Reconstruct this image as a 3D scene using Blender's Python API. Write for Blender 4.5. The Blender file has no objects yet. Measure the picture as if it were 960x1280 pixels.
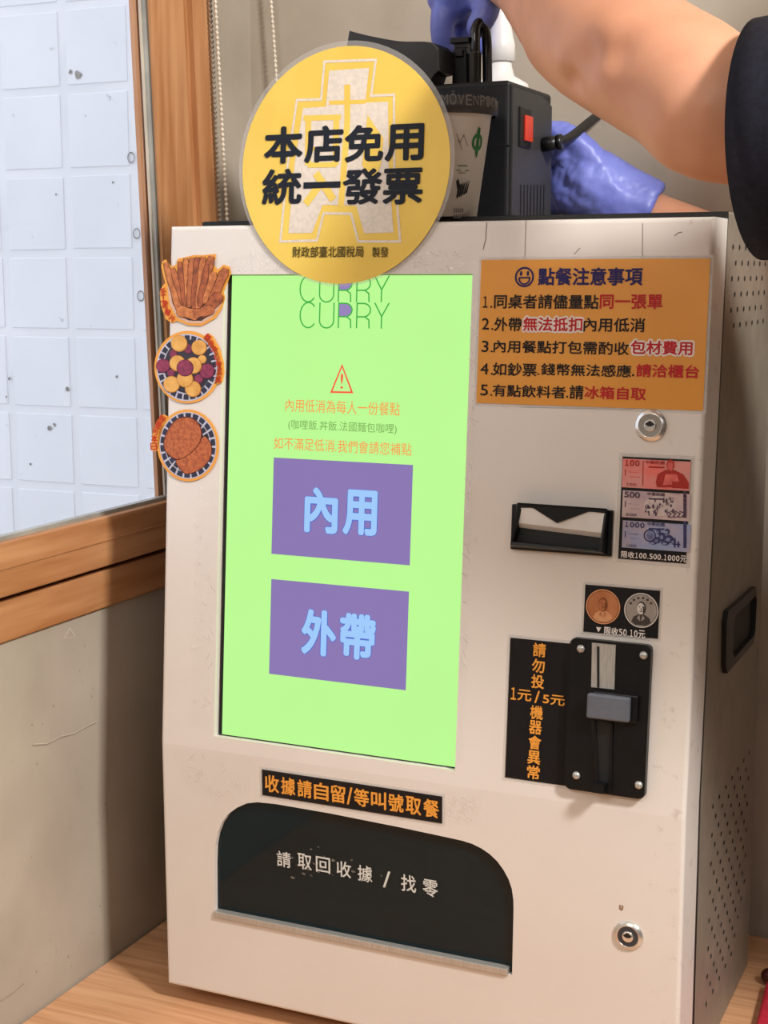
import bpy, bmesh, math, random
from mathutils import Vector, Matrix
random.seed(7)
SC = bpy.context.scene
COL = SC.collection

# ------------------------------------------------------------------ camera, world, lights, exposure
FPX = 1868.55
CAM = Vector((0.6805, -1.0385, 0.6287))
YAW, PITCH, ROLL = 0.42583, 0.15749, -0.00278
cy, sy, cp, sp = math.cos(YAW), math.sin(YAW), math.cos(PITCH), math.sin(PITCH)
FWD = Vector((-sy*cp, cy*cp, -sp)); RGT = Vector((cy, sy, 0)); UPV = RGT.cross(FWD)
RGT, UPV = (RGT*math.cos(ROLL)+UPV*math.sin(ROLL)), (-RGT*math.sin(ROLL)+UPV*math.cos(ROLL))
cd = bpy.data.cameras.new('camera'); cam = bpy.data.objects.new('camera', cd); COL.objects.link(cam)
cam.matrix_world = Matrix(((RGT.x, UPV.x, -FWD.x, CAM.x), (RGT.y, UPV.y, -FWD.y, CAM.y), (RGT.z, UPV.z, -FWD.z, CAM.z), (0, 0, 0, 1)))
cd.sensor_fit = 'VERTICAL'; cd.sensor_height = 36.0; cd.lens = 36.0*FPX/1280.0; cd.clip_start = 0.01
SC.camera = cam
SC.view_settings.view_transform = 'Standard'; SC.view_settings.look = 'None'
SC.view_settings.gamma = 1.0; SC.view_settings.use_curve_mapping = False
SC.view_settings.exposure = 0.0

def lin(c):
    return tuple(((x/255)/12.92 if x <= 10 else (((x/255)+.055)/1.055)**2.4) for x in c)

w = bpy.data.worlds.new('sky'); SC.world = w; w.use_nodes = True
w.node_tree.nodes['Background'].inputs[0].default_value = (0.90, 0.95, 1.08, 1)
w.node_tree.nodes['Background'].inputs[1].default_value = 1.5

def area(name, loc, target, size, power, color, sizey=None):
    l = bpy.data.lights.new(name, 'AREA'); l.energy = power; l.color = color; l.size = size
    if sizey: l.shape = 'RECTANGLE'; l.size_y = sizey
    o = bpy.data.objects.new(name, l); COL.objects.link(o); o.location = loc
    o.rotation_euler = (Vector(target)-Vector(loc)).to_track_quat('-Z', 'Y').to_euler()
    return o
area('key_lamp', (1.54, -0.70, 1.54), (0.2, 0, 0.35), 0.22, 39, (1.0, 0.975, 0.94))
area('fill_lamp', (1.75, -1.95, 1.70), (0.3, 0.0, 0.2), .8, 7, (1.0, 0.97, 0.93))  # added fill to lift the room, no known lamp hangs here
area('fill_lamp_front', (0.22, -2.2, 1.72), (0.25, 0.0, 0.35), .6, 12, (1.0, 0.97, 0.93))  # added frontal fill, lightens the upper right of the machine face

# ------------------------------------------------------------------ photo measures
T = 0.08123; H1 = 0.23573; L2 = 0.43413; W = 0.45; ZB = 0.01641; DRET = 0.045; DB = 0.277
XW = -0.0949; YB = 0.345
ct, st = math.cos(T), math.sin(T)
class Frame:
    def __init__(s, o, u, v): s.o = Vector(o); s.u = Vector(u); s.v = Vector(v); s.n = s.u.cross(s.v)
    def __call__(s, a, b, h=0.0): return s.o + s.u*a + s.v*b + s.n*h
UP = Frame((0, 0, H1), (1, 0, 0), (0, st, ct))       # upper, tilted half of the kiosk face
LO = Frame((0, 0, 0), (1, 0, 0), (0, 0, 1))          # lower, upright half
SIDE = Frame((W, 0, 0), (0, 1, 0), (0, 0, 1))        # right side of the cabinet
def ray(px, py): return FWD + RGT*((px-480)/FPX) + UPV*(-(py-640)/FPX)
def on(fr, px, py):                                  # where a photo point lies on a plane of the place
    d = ray(px, py); s = (fr.o-CAM).dot(fr.n)/d.dot(fr.n); q = CAM + d*s - fr.o
    return (q.dot(fr.u), q.dot(fr.v))
def at(px, py, depth): return CAM + ray(px, py)*depth

# ------------------------------------------------------------------ materials
MATS = {}
def mat(name, c1, c2=None, rough=.5, metal=0, scale=20, bump=0, bscale=None, spec=.5, stretch=None, detail=4, emit=None, estr=1, coat=0, lo=.35, hi=.65):
    if name in MATS: return MATS[name]
    m = bpy.data.materials.new(name); m.use_nodes = True; nt = m.node_tree; b = nt.nodes['Principled BSDF']
    b.inputs['Roughness'].default_value = rough; b.inputs['Metallic'].default_value = metal
    b.inputs['Specular IOR Level'].default_value = spec; b.inputs['Coat Weight'].default_value = coat
    c1 = lin(c1)+(1,); c2 = lin(c2)+(1,) if c2 else tuple(min(1, x*.9) for x in c1[:3])+(1,)
    tc = nt.nodes.new('ShaderNodeTexCoord'); mp = nt.nodes.new('ShaderNodeMapping')
    nt.links.new(tc.outputs['Object'], mp.inputs['Vector'])
    if stretch: mp.inputs['Scale'].default_value = stretch
    nz = nt.nodes.new('ShaderNodeTexNoise'); nz.inputs['Scale'].default_value = scale; nz.inputs['Detail'].default_value = detail
    nt.links.new(mp.outputs[0], nz.inputs['Vector'])
    rp = nt.nodes.new('ShaderNodeValToRGB'); rp.color_ramp.elements[0].position = lo; rp.color_ramp.elements[1].position = hi
    rp.color_ramp.elements[0].color = c1; rp.color_ramp.elements[1].color = c2
    nt.links.new(nz.outputs[0], rp.inputs[0]); nt.links.new(rp.outputs[0], b.inputs['Base Color'])
    if bump:
        bp = nt.nodes.new('ShaderNodeBump'); bp.inputs['Strength'].default_value = bump; bp.inputs['Distance'].default_value = .002
        n2 = nz
        if bscale:
            n2 = nt.nodes.new('ShaderNodeTexNoise'); n2.inputs['Scale'].default_value = bscale; n2.inputs['Detail'].default_value = 5
            nt.links.new(mp.outputs[0], n2.inputs['Vector'])
        nt.links.new(n2.outputs[0], bp.inputs['Height']); nt.links.new(bp.outputs[0], b.inputs['Normal'])
    if emit:
        b.inputs['Emission Color'].default_value = lin(emit)+(1,); b.inputs['Emission Strength'].default_value = estr
        nt.links.new
    m['_b'] = 1; MATS[name] = m
    return m
def ink(name, c, rough=.45): return mat('ink_'+name, c, tuple(int(x*.94) for x in c), rough=rough, scale=300, spec=.2)
def glow(name, c):                                   # a lit display colour
    k = 'glow_'+name
    if k in MATS: return MATS[k]
    m = bpy.data.materials.new(k); m.use_nodes = True; nt = m.node_tree; b = nt.nodes['Principled BSDF']
    b.inputs['Base Color'].default_value = (.012, .012, .012, 1); b.inputs['Roughness'].default_value = .12
    b.inputs['Specular IOR Level'].default_value = .25
    b.inputs['Emission Strength'].default_value = .97
    tc = nt.nodes.new('ShaderNodeTexCoord'); nz = nt.nodes.new('ShaderNodeTexNoise'); nz.inputs['Scale'].default_value = 9
    nt.links.new(tc.outputs['Object'], nz.inputs['Vector'])
    mx = nt.nodes.new('ShaderNodeMix'); mx.data_type = 'RGBA'
    mx.inputs[6].default_value = lin(c)+(1,); mx.inputs[7].default_value = tuple(x*.96 for x in lin(c))+(1,)
    nt.links.new(nz.outputs[0], mx.inputs[0]); nt.links.new(mx.outputs[2], b.inputs['Emission Color'])
    MATS[k] = m
    return m
def film(name, tint=(1, 1, 1), gloss=.10, bump=.6, bs=60, rough=.12, milk=.06):
    if name in MATS: return MATS[name]
    m = bpy.data.materials.new(name); m.use_nodes = True; nt = m.node_tree; nt.nodes.remove(nt.nodes['Principled BSDF'])
    out = nt.nodes['Material Output']
    tr = nt.nodes.new('ShaderNodeBsdfTransparent'); tr.inputs[0].default_value = tint+(1,)
    gl = nt.nodes.new('ShaderNodeBsdfGlossy'); gl.inputs['Roughness'].default_value = rough
    df = nt.nodes.new('ShaderNodeBsdfDiffuse'); df.inputs[0].default_value = (.8, .78, .75, 1)
    tc = nt.nodes.new('ShaderNodeTexCoord'); nz = nt.nodes.new('ShaderNodeTexNoise'); nz.inputs['Scale'].default_value = bs; nz.inputs['Detail'].default_value = 3
    nz.inputs['Distortion'].default_value = 1.5
    bp = nt.nodes.new('ShaderNodeBump'); bp.inputs['Strength'].default_value = bump; bp.inputs['Distance'].default_value = .004
    nt.links.new(tc.outputs['Object'], nz.inputs['Vector']); nt.links.new(nz.outputs[0], bp.inputs['Height']); nt.links.new(bp.outputs[0], gl.inputs['Normal'])
    m1 = nt.nodes.new('ShaderNodeMixShader'); m1.inputs[0].default_value = gloss
    m2 = nt.nodes.new('ShaderNodeMixShader'); m2.inputs[0].default_value = milk
    nt.links.new(tr.outputs[0], m1.inputs[1]); nt.links.new(gl.outputs[0], m1.inputs[2])
    nt.links.new(m1.outputs[0], m2.inputs[1]); nt.links.new(df.outputs[0], m2.inputs[2]); nt.links.new(m2.outputs[0], out.inputs[0])
    MATS[name] = m
    return m

# ------------------------------------------------------------------ mesh building
_txt = {}
def text_geo(body, bold):
    k = (body, bold)
    if k in _txt: return _txt[k]
    cu = bpy.data.curves.new('t', 'FONT'); cu.body = body; cu.size = 1; cu.offset = bold; cu.resolution_u = 5; cu.dimensions = '2D'; cu.fill_mode = 'FRONT'
    o = bpy.data.objects.new('t', cu); COL.objects.link(o)
    dg = bpy.context.evaluated_depsgraph_get(); dg.update()
    me = bpy.data.meshes.new_from_object(o.evaluated_get(dg))
    vs = [(v.co.x, v.co.y) for v in me.vertices]; fs = [tuple(p.vertices) for p in me.polygons]
    bpy.data.objects.remove(o); bpy.data.curves.remove(cu); bpy.data.meshes.remove(me)
    xs = [v[0] for v in vs]; ys = [v[1] for v in vs]
    x0, x1, y0, y1 = min(xs), max(xs), min(ys), max(ys)
    r = ([((x-x0)/max(1e-6, x1-x0), (y-y0)/max(1e-6, y1-y0)) for x, y in vs], fs, (x1-x0)/max(1e-6, y1-y0))
    _txt[k] = r
    return r

def vspan(fr, v0, v1): return (fr(0, v1)-fr(0, v0)).length
def uspan(fr, u0, u1, v): return (fr(u1, v)-fr(u0, v)).length
class MB:
    def __init__(s): s.bm = bmesh.new(); s.ms = []
    def mi(s, m):
        if m not in s.ms: s.ms.append(m)
        return s.ms.index(m)
    def face(s, pts, m, smooth=False):
        vs = [s.bm.verts.new(p) for p in pts]
        f = s.bm.faces.new(vs); f.material_index = s.mi(m); f.smooth = smooth
        return f
    def poly(s, fr, pts, h, m, base=None):           # flat print (base: thickness down to that height)
        a = sum(pts[i][0]*pts[(i+1) % len(pts)][1]-pts[(i+1) % len(pts)][0]*pts[i][1] for i in range(len(pts)))
        if a < 0: pts = pts[::-1]
        s.face([fr(u, v, h) for u, v in pts], m)
        if base is not None:
            n = len(pts)
            for i in range(n):
                p, q = pts[i], pts[(i+1) % n]
                s.face([fr(p[0], p[1], base), fr(q[0], q[1], base), fr(q[0], q[1], h), fr(p[0], p[1], h)], m)
            s.face([fr(u, v, base) for u, v in pts[::-1]], m)
    def rect(s, fr, u0, v0, u1, v1, h, m, base=None): s.poly(fr, [(u0, v0), (u1, v0), (u1, v1), (u0, v1)], h, m, base)
    def ell(s, fr, cu_, cv, ru, rv, h, m, base=None, n=48, a0=0):
        s.poly(fr, [(cu_+ru*math.cos(a0+2*math.pi*i/n), cv+rv*math.sin(a0+2*math.pi*i/n)) for i in range(n)], h, m, base)
    def ring(s, fr, cu_, cv, r0, r1, h, m, n=40, k=1.0):
        for i in range(n):
            a, b = 2*math.pi*i/n, 2*math.pi*(i+1)/n
            P = lambda r, t: fr(cu_+r*math.cos(t), cv+r*k*math.sin(t), h)
            s.face([P(r0, a), P(r1, a), P(r1, b), P(r0, b)], m)
    def stroke(s, fr, pts, wd, h, m, closed=False):
        n = len(pts); E = []
        for i in range(n):
            p = Vector(pts[i]); a = Vector(pts[i-1]) if (i or closed) else None; b = Vector(pts[(i+1) % n]) if (i < n-1 or closed) else None
            d1 = (p-a).normalized() if a is not None else (b-p).normalized(); d2 = (b-p).normalized() if b is not None else d1
            n1 = Vector((-d1.y, d1.x)); n2 = Vector((-d2.y, d2.x)); nn = (n1+n2)
            nn = nn.normalized() if nn.length > 1e-5 else n1
            k = min(2.0, 1/max(.4, nn.dot(n1))); E.append((p+nn*wd/2*k, p-nn*wd/2*k))
        for i in range(n if closed else n-1):
            (a, b), (c, d) = E[i], E[(i+1) % n]
            s.face([fr(b.x, b.y, h), fr(d.x, d.y, h), fr(c.x, c.y, h), fr(a.x, a.y, h)], m)
    def text(s, fr, body, u0, v0, u1, v1, h, m, bold=0.0, rot=0):
        if '1' in body and len(body) > 1:              # figures set one by one
            cjk = any(ord(ch) > 0x2000 for ch in body); adv = [1.0 if ord(ch) > 0x2000 else .30 if ch == '.' else .58 for ch in body]
            k, x, H_ = (u1-u0)/sum(adv), u0, (v1-v0); dh = .84 if cjk else 1.0; yb = v0+H_*(.09 if cjk else 0)
            for ch, a in zip(body, adv):
                if ch == '.': s.text(fr, ch, x+k*a*.22, yb, x+k*a*.78, yb+H_*.13, h, m, 0)
                elif ord(ch) > 0x2000: s.text(fr, ch, x+k*.04, v0, x+k*.96, v1, h, m, bold)
                else: s.text(fr, ch, x+k*a*(.16 if ch == '1' else .08), yb, x+k*a*(.80 if ch == '1' else .92), yb+H_*dh, h, m, bold)
                x += k*a
            return
        if body == '1': body = '\uff11'
        # heavier weights: the same glyphs set several times, each nudged a little sideways
        vs, fs, asp = text_geo(body, 0); c, sn = math.cos(rot), math.sin(rot)
        cu_, cv = (u0+u1)/2, (v0+v1)/2; k = s.mi(m)
        ky = (v1-v0)/max(1e-6, vspan(fr, v0, v1)); e = bold*vspan(fr, v0, v1)
        ex, ey = e*abs((u1-u0)/max(1e-6, uspan(fr, u0, u1, v0))), e*ky
        offs = [(0, 0)] if bold < .008 else [(math.cos(2*math.pi*i/8), math.sin(2*math.pi*i/8)) for i in range(8)] + ([(.5*math.cos(2*math.pi*i/4+.4), .5*math.sin(2*math.pi*i/4+.4)) for i in range(4)] if bold > .04 else [])
        for io, (ox, oy) in enumerate(offs):
            V = []; hh = h+io*1.2e-5
            for x, y in vs:
                a, b = (x-.5)*(u1-u0-2*ex)+ox*ex, (y-.5)*(v1-v0-2*ey)+oy*ey
                V.append(s.bm.verts.new(fr(cu_+a*c-b*sn, cv+a*sn+b*c, hh)))
            for f in fs:
                try: q = s.bm.faces.new([V[i] for i in f]); q.material_index = k
                except ValueError: pass
    def box(s, x0, y0, z0, x1, y1, z1, m, bev=0, seg=2):
        fr = Frame((0, 0, 0), (1, 0, 0), (0, 1, 0)); s.fbox(fr, x0, y0, x1, y1, z0, z1, m, bev, seg)
    def fbox(s, fr, u0, v0, u1, v1, h0, h1, m, bev=0, seg=2):
        P = [(u0, v0), (u1, v0), (u1, v1), (u0, v1)]; k = s.mi(m)
        lo = [s.bm.verts.new(fr(u, v, h0)) for u, v in P]; hi = [s.bm.verts.new(fr(u, v, h1)) for u, v in P]
        F = [s.bm.faces.new(lo[::-1]), s.bm.faces.new(hi)] + [s.bm.faces.new((lo[i], lo[(i+1) % 4], hi[(i+1) % 4], hi[i])) for i in range(4)]
        for f in F: f.material_index = k
        if bev:
            E = list({e for f in F for e in f.edges})
            r = bmesh.ops.bevel(s.bm, geom=E, offset=bev, segments=seg, profile=.5, affect='EDGES', clamp_overlap=True, material=-1)
    def prism(s, fr, pts, h0, h1, m, bev=0, seg=2):
        a = sum(pts[i][0]*pts[(i+1) % len(pts)][1]-pts[(i+1) % len(pts)][0]*pts[i][1] for i in range(len(pts)))
        if a < 0: pts = pts[::-1]
        k = s.mi(m); n = len(pts)
        lo = [s.bm.verts.new(fr(u, v, h0)) for u, v in pts]; hi = [s.bm.verts.new(fr(u, v, h1)) for u, v in pts]
        top = s.bm.faces.new(hi); F = [s.bm.faces.new(lo[::-1]), top] + [s.bm.faces.new((lo[i], lo[(i+1) % n], hi[(i+1) % n], hi[i])) for i in range(n)]
        for f in F: f.material_index = k
        if bev: bmesh.ops.bevel(s.bm, geom=list(top.edges), offset=bev, segments=seg, profile=.5, affect='EDGES', clamp_overlap=True, material=-1)
    def lathe(s, fr, cu_, cv, prof, m, n=40, cap0=False, cap1=True, smooth=True):   # prof: (radius, height) rising
        k = s.mi(m); R = []
        for r, h in prof: R.append([s.bm.verts.new(fr(cu_+r*math.cos(2*math.pi*i/n), cv+r*math.sin(2*math.pi*i/n), h)) for i in range(n)])
        for A, B in zip(R, R[1:]):
            for i in range(n):
                f = s.bm.faces.new((A[i], A[(i+1) % n], B[(i+1) % n], B[i])); f.material_index = k; f.smooth = smooth
        if cap1: f = s.bm.faces.new(R[-1]); f.material_index = k
        if cap0: f = s.bm.faces.new(R[0][::-1]); f.material_index = k
    def tube(s, pts, rad, m, n=16, ell=None, caps=True):  # lofted round limb / cable
        pts = [Vector(p) for p in pts]; k = s.mi(m); R = []; ref = None
        if not hasattr(rad, '__len__'): rad = [rad]*len(pts)
        for i, p in enumerate(pts):
            d = (pts[min(i+1, len(pts)-1)]-pts[max(i-1, 0)]).normalized()
            if ref is None: ref = d.orthogonal().normalized() if ell is None else Vector(ell)
            a = (ref-d*ref.dot(d)).normalized(); b = d.cross(a); ref = a
            ra, rb = rad[i] if hasattr(rad[i], '__len__') else (rad[i], rad[i])
            R.append([s.bm.verts.new(p+a*ra*math.cos(2*math.pi*j/n)+b*rb*math.sin(2*math.pi*j/n)) for j in range(n)])
        for A, B in zip(R, R[1:]):
            for i in range(n):
                f = s.bm.faces.new((A[i], A[(i+1) % n], B[(i+1) % n], B[i])); f.material_index = k; f.smooth = True
        if caps:
            for q in (R[0][::-1], R[-1]): f = s.bm.faces.new(q); f.material_index = k
    def ball(s, c, r, m, seg=16, rings=10, M=None):
        k = s.mi(m); r = r if hasattr(r, '__len__') else (r, r, r)
        mm = Matrix.Translation(Vector(c)) @ (M.to_4x4() if M else Matrix.Identity(4)) @ Matrix.Diagonal((r[0], r[1], r[2], 1))
        g = bmesh.ops.create_uvsphere(s.bm, u_segments=seg, v_segments=rings, radius=1, matrix=mm)
        for v in g['verts']:
            for f in v.link_faces: f.material_index = k; f.smooth = True
    def build(s, name, parent=None, fix=True):
        if fix: bmesh.ops.recalc_face_normals(s.bm, faces=s.bm.faces[:])
        me = bpy.data.meshes.new(name); s.bm.to_mesh(me); s.bm.free()
        for m in s.ms: me.materials.append(m)
        o = bpy.data.objects.new(name, me); COL.objects.link(o)
        if parent: o.parent = parent; o.matrix_parent_inverse = parent_inv(parent)
        return o
def parent_inv(p):
    mw = Matrix.Translation(p.location)
    q = p.parent
    if q is not None: mw = Matrix.Identity(4) if q.type != 'EMPTY' else Matrix.Identity(4)
    return mw.inverted() if p.type == 'EMPTY' else Matrix.Identity(4)
def thing(name, label, cat, loc=(0, 0, 0), group=None):
    o = bpy.data.objects.new(name, None); COL.objects.link(o); o.location = loc; o.empty_display_size = .02
    o['label'] = label; o['category'] = cat
    if group: o['group'] = group
    return o
def tag(o, label, cat, group=None):
    o['label'] = label; o['category'] = cat
    if group: o['group'] = group
    return o
def struct(o): o['kind'] = 'structure'; return o
def spline(pts, n=8):                                # Catmull-Rom
    P = [Vector(p) for p in pts]; P = [P[0]*2-P[1]] + P + [P[-1]*2-P[-2]]; out = []
    for i in range(1, len(P)-2):
        for j in range(n):
            t = j/n; a, b, c, d = P[i-1:i+3]
            out.append(.5*((2*b)+(c-a)*t+(2*a-5*b+4*c-d)*t*t+(3*b-a-3*c+d)*t**3))
    return out+[P[-2]]
def remesh(o, vox, smooth=4, sub=0):
    md = o.modifiers.new('r', 'REMESH'); md.mode = 'VOXEL'; md.voxel_size = vox; md.use_smooth_shade = True
    sm = o.modifiers.new('s', 'SMOOTH'); sm.iterations = smooth; sm.factor = .5
    bake(o)
def bake(o):
    dg = bpy.context.evaluated_depsgraph_get(); dg.update()
    me = bpy.data.meshes.new_from_object(o.evaluated_get(dg)); o.modifiers.clear(); old = o.data; o.data = me; bpy.data.meshes.remove(old)
def pxs(fr, L): return [on(fr, *p) for p in L]

# ------------------------------------------------------------------ setting materials
concrete = mat('beige_plaster', (190, 179, 164), (150, 138, 122), rough=.75, scale=5, bump=.25, bscale=28, detail=9, lo=.3, hi=.78)
concrete_dk = concrete
wood_frame = mat('pine_frame_wood', (198, 144, 98), (170, 113, 68), rough=.42, scale=9, stretch=(9, 9, .7), bump=.05, detail=6)
wood_rail = mat('pine_rail_wood', (198, 144, 98), (170, 113, 68), rough=.42, scale=9, stretch=(9, .7, 9), bump=.05, detail=6)
desk_wood = mat('desk_wood', (226, 176, 134), (190, 132, 90), rough=.45, scale=7, stretch=(1.0, 22, 6), bump=.08, detail=8, lo=.32, hi=.78)

# ------------------------------------------------------------------ room
Z0, Z1 = -0.70, 1.95
def slab(name, *a, m=concrete):
    b = MB(); b.box(*a, m); return struct(b.build(name))
slab('floor', XW-.12, -3.3, Z0-.1, 3.2, YB+.12, Z0, m=mat('floor_tiles', (130, 122, 112), (112, 104, 96), rough=.4))
slab('ceiling', XW-.12, -3.3, Z1, 3.2, YB+.12, Z1+.1, m=mat('ceiling_paint', (225, 218, 208), rough=.8))
slab('wall_back', XW-.02, YB, Z0, 3.2, YB+.12, Z1)
slab('wall_right', 3.2, -3.3, Z0, 3.3, YB+.12, Z1)
slab('wall_front', XW-.12, -3.4, Z0, 3.3, -3.3, Z1)
# left wall with the window opening, drawn in out of view to cut daylight
b = MB()
zo0, zo1, yo0, yo1 = .334, 1.16, -.42, .262
b.box(XW-.12, -3.3, Z0, XW, YB, zo0, concrete); b.box(XW-.12, -3.3, zo1, XW, YB, Z1, concrete)
b.box(XW-.12, -3.3, zo0, XW, yo0, zo1, concrete)
LEFT = Frame((XW, 0, 0), (0, 1, 0), (0, 0, 1))
b.prism(LEFT, [(.279, zo0), (YB, zo0), (YB, zo1), (.252, zo1)], -.02, 0, concrete)
pm_ = mat('plaster_mark', (206, 196, 180), (196, 186, 170), rough=.8, scale=30); pd_ = mat('plaster_crack', (150, 138, 122), (140, 128, 112), rough=.8, scale=30)
for pts, w_, m_ in (([(80, 797), (87, 785), (94, 796)], .0012, pm_), ([(82, 797), (93, 797)], .0006, pm_), ([(40, 932), (58, 931), (75, 922), (92, 918), (108, 909), (120, 903)], .0008, pd_), ([(42, 930), (60, 929), (76, 920), (93, 916), (109, 907), (121, 901)], .0008, pm_), ([(0, 1252), (18, 1240), (30, 1229)], .0007, pd_), ([(66, 1170), (72, 1185), (70, 1200)], .0006, pm_)):
    b.stroke(LEFT, pxs(LEFT, pts), w_, .0003, m_)
for i in range(34):
    u, v = random.uniform(-.08, .05), random.uniform(.01, .31); r = random.uniform(.0004, .0013); b.poly(LEFT, [(u+r*math.cos(a)*random.uniform(.5, 1.2), v+r*math.sin(a)*random.uniform(.5, 1.6)) for a in (0, 1.2, 2.4, 3.6, 4.8)], .0002, mat('plaster_spot', (160, 142, 120), (150, 132, 112), rough=.8))
struct(b.build('wall_left'))

# window: lean of the jamb as measured
lean = lambda y, z: y - .046*(z-.6)
win = bpy.data.objects.new('window_1', None); COL.objects.link(win); win.location = (XW, -.5, .42); struct(win)
seal = mat('window_seal', (168, 166, 158), (140, 138, 130), rough=.35)
dark_gap = mat('dark_gap', (30, 22, 18), (20, 14, 12), rough=.8)
def jamb(b, y0, y1, x0, x1, m, z0=.40, z1=1.159, k=1.0):
    L_ = lambda y, z: y - .046*k*(z-.6)
    b.prism(LEFT, [(L_(y0, z0), z0), (L_(y1, z0), z0), (L_(y1, z1), z1), (L_(y0, z1), z1)], x0, x1, m)
def ypx(px, x):                                      # jamb lines read at the photo's top edge
    d = ray(px, 0); q_ = CAM + d*((x-CAM.x)/d.x); return q_.y + .046*(q_.z-.6)
b = MB()
jamb(b, ypx(187.5, XW+.004), ypx(229, XW+.004), -.010, .004, wood_frame); jamb(b, ypx(229, XW-.004)-.002, ypx(240, XW-.004)+.006, -.012, -.005, wood_frame); jamb(b, ypx(240, XW+.001), ypx(261, XW+.001), -.012, .001, wood_frame)
b.build('window_jamb', win)
b = MB()
b.box(XW-.012, yo0, .3335, XW+.004, .272, .3672, wood_rail, .0012)
b.box(XW-.012, yo0, .372, XW+.0085, .200, .4165, wood_rail, .0016)
b.box(XW-.012, yo0, .3953, XW+.0098, .200, .3965, wood_rail)
b.box(XW-.012, yo0, .367, XW-.004, .265, .3722, dark_gap)
b.box(XW-.012, yo0, 1.10, XW+.0045, .262, 1.159, wood_rail); b.box(XW-.012, yo0, .37, XW+.004, yo0+.05, 1.12, wood_frame)
b.build('window_rail', win)
b = MB(); b.box(XW-.006, yo0, .4155, XW+.001, .174, .4200, seal); jamb(b, ypx(179.5, XW), ypx(188.5, XW), -.003, .0005, seal); jamb(b, ypx(174.5, XW-.003), ypx(180.5, XW-.003), -.005, -.003, mat('seal_pale', (206, 196, 178), (190, 180, 164), rough=.4))
jamb(b, ypx(182.5, XW+.001), ypx(184.5, XW+.001), 0, .001, mat('seal_dark', (96, 98, 94), rough=.4)); b.build('glass_seal', win)
gm = film('window_glass', (1, 1, 1), .03, 0, 5, .01, .0)
b = MB(); b.box(XW-.0055, yo0, .418, XW-.0035, .150, 1.12, gm); b.build('window_pane', win)
b = MB(); jamb(b, ypx(165.5, XW-.008), ypx(176, XW-.008), -.012, -.008, mat('outer_stop_wood', (196, 150, 116), (178, 128, 92), rough=.5, scale=9, stretch=(9, 9, .7))); b.build('outer_stop', win)

# outside: painted block wall of a lane
tile_m = bpy.data.materials.new('white_painted_blocks'); tile_m.use_nodes = True
nt = tile_m.node_tree; bs_ = nt.nodes['Principled BSDF']; bs_.inputs['Roughness'].default_value = .6
geo = nt.nodes.new('ShaderNodeTexCoord'); mp = nt.nodes.new('ShaderNodeMapping'); mp.inputs['Rotation'].default_value = (math.radians(90), 0, 0)
nz = nt.nodes.new('ShaderNodeTexNoise'); nz.inputs['Scale'].default_value = 3.2; nz.inputs['Detail'].default_value = 8
rp = nt.nodes.new('ShaderNodeValToRGB'); rp.color_ramp.elements[0].position = .38; rp.color_ramp.elements[0].color = lin((226, 228, 232))+(1,)
rp.color_ramp.elements[1].position = .72; rp.color_ramp.elements[1].color = lin((236, 237, 240))+(1,)
nz2 = nt.nodes.new('ShaderNodeTexNoise'); nz2.inputs['Scale'].default_value = 38; nz2.inputs['Detail'].default_value = 3
rp2 = nt.nodes.new('ShaderNodeValToRGB'); rp2.color_ramp.elements[0].position = .71; rp2.color_ramp.elements[0].color = (1, 1, 1, 1)
rp2.color_ramp.elements[1].position = .78; rp2.color_ramp.elements[1].color = (.45, .44, .43, 1)
mul = nt.nodes.new('ShaderNodeMix'); mul.data_type = 'RGBA'; mul.blend_type = 'MULTIPLY'; mul.inputs[0].default_value = .6
for n_ in (nz, nz2): nt.links.new(geo.outputs['Object'], n_.inputs['Vector'])
nt.links.new(nz.outputs[0], rp.inputs[0]); nt.links.new(nz2.outputs[0], rp2.inputs[0])
nt.links.new(rp.outputs[0], mul.inputs[6]); nt.links.new(rp2.outputs[0], mul.inputs[7]); nt.links.new(mul.outputs[2], bs_.inputs['Base Color'])
YT = 1.6; TS = .1665
grout = mat('painted_joint', (226, 228, 231), (234, 235, 238), rough=.7, scale=6)
b = MB(); b.box(-3.4, YT+.0002, Z0, .6, YT+.1, 2.4, grout)
for i in range(-13, 10):
    for j in range(-6, 12):
        x0 = -1.2395+i*TS+.008; z0 = .1775+j*TS+.007
        jx, jz = random.uniform(-.001, .001), random.uniform(-.001, .001)
        b.box(x0+jx, YT-.0022, z0+jz, x0+TS-.020+jx, YT+.004, z0+TS-.018+jz, tile_m, .0016, 2)
struct(b.build('wall_outside'))
# old paint blisters and holes on the block wall
b = MB(); OUT = Frame((0, YT-.0035, 0), (1, 0, 0), (0, 0, 1)); chip = mat('chipped_paint', (160, 156, 150), (120, 116, 110), rough=.8, scale=60)
for px, py in ((164, 197), (171, 292), (176, 370)):
    u, v = on(OUT, px, py); b.ring(OUT, u, v, .007, .0092, .0006, chip, 12, 1.25)
for px, py, r in ((97, 93, .009), (88, 90, .005), (70, 243, .003), (107, 145, .002), (141, 228, .0025), (146, 471, .003), (62, 535, .006), (68, 531, .004), (84, 487, .006), (12, 473, .004), (8, 496, .003), (38, 580, .003)):
    u, v = on(OUT, px, py); b.poly(OUT, [(u+r*random.uniform(.5, 1.3)*math.cos(a*.9), v+r*random.uniform(.5, 1.3)*math.sin(a*.9)) for a in range(7)], .0006, chip)
struct(b.build('trim_chipped_paint'))
slab('ground_outside', -3.4, -3.3, Z0-.1, XW-.12, YT, Z0, m=mat('lane_paving', (190, 188, 184), (165, 163, 160), rough=.8))

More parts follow.
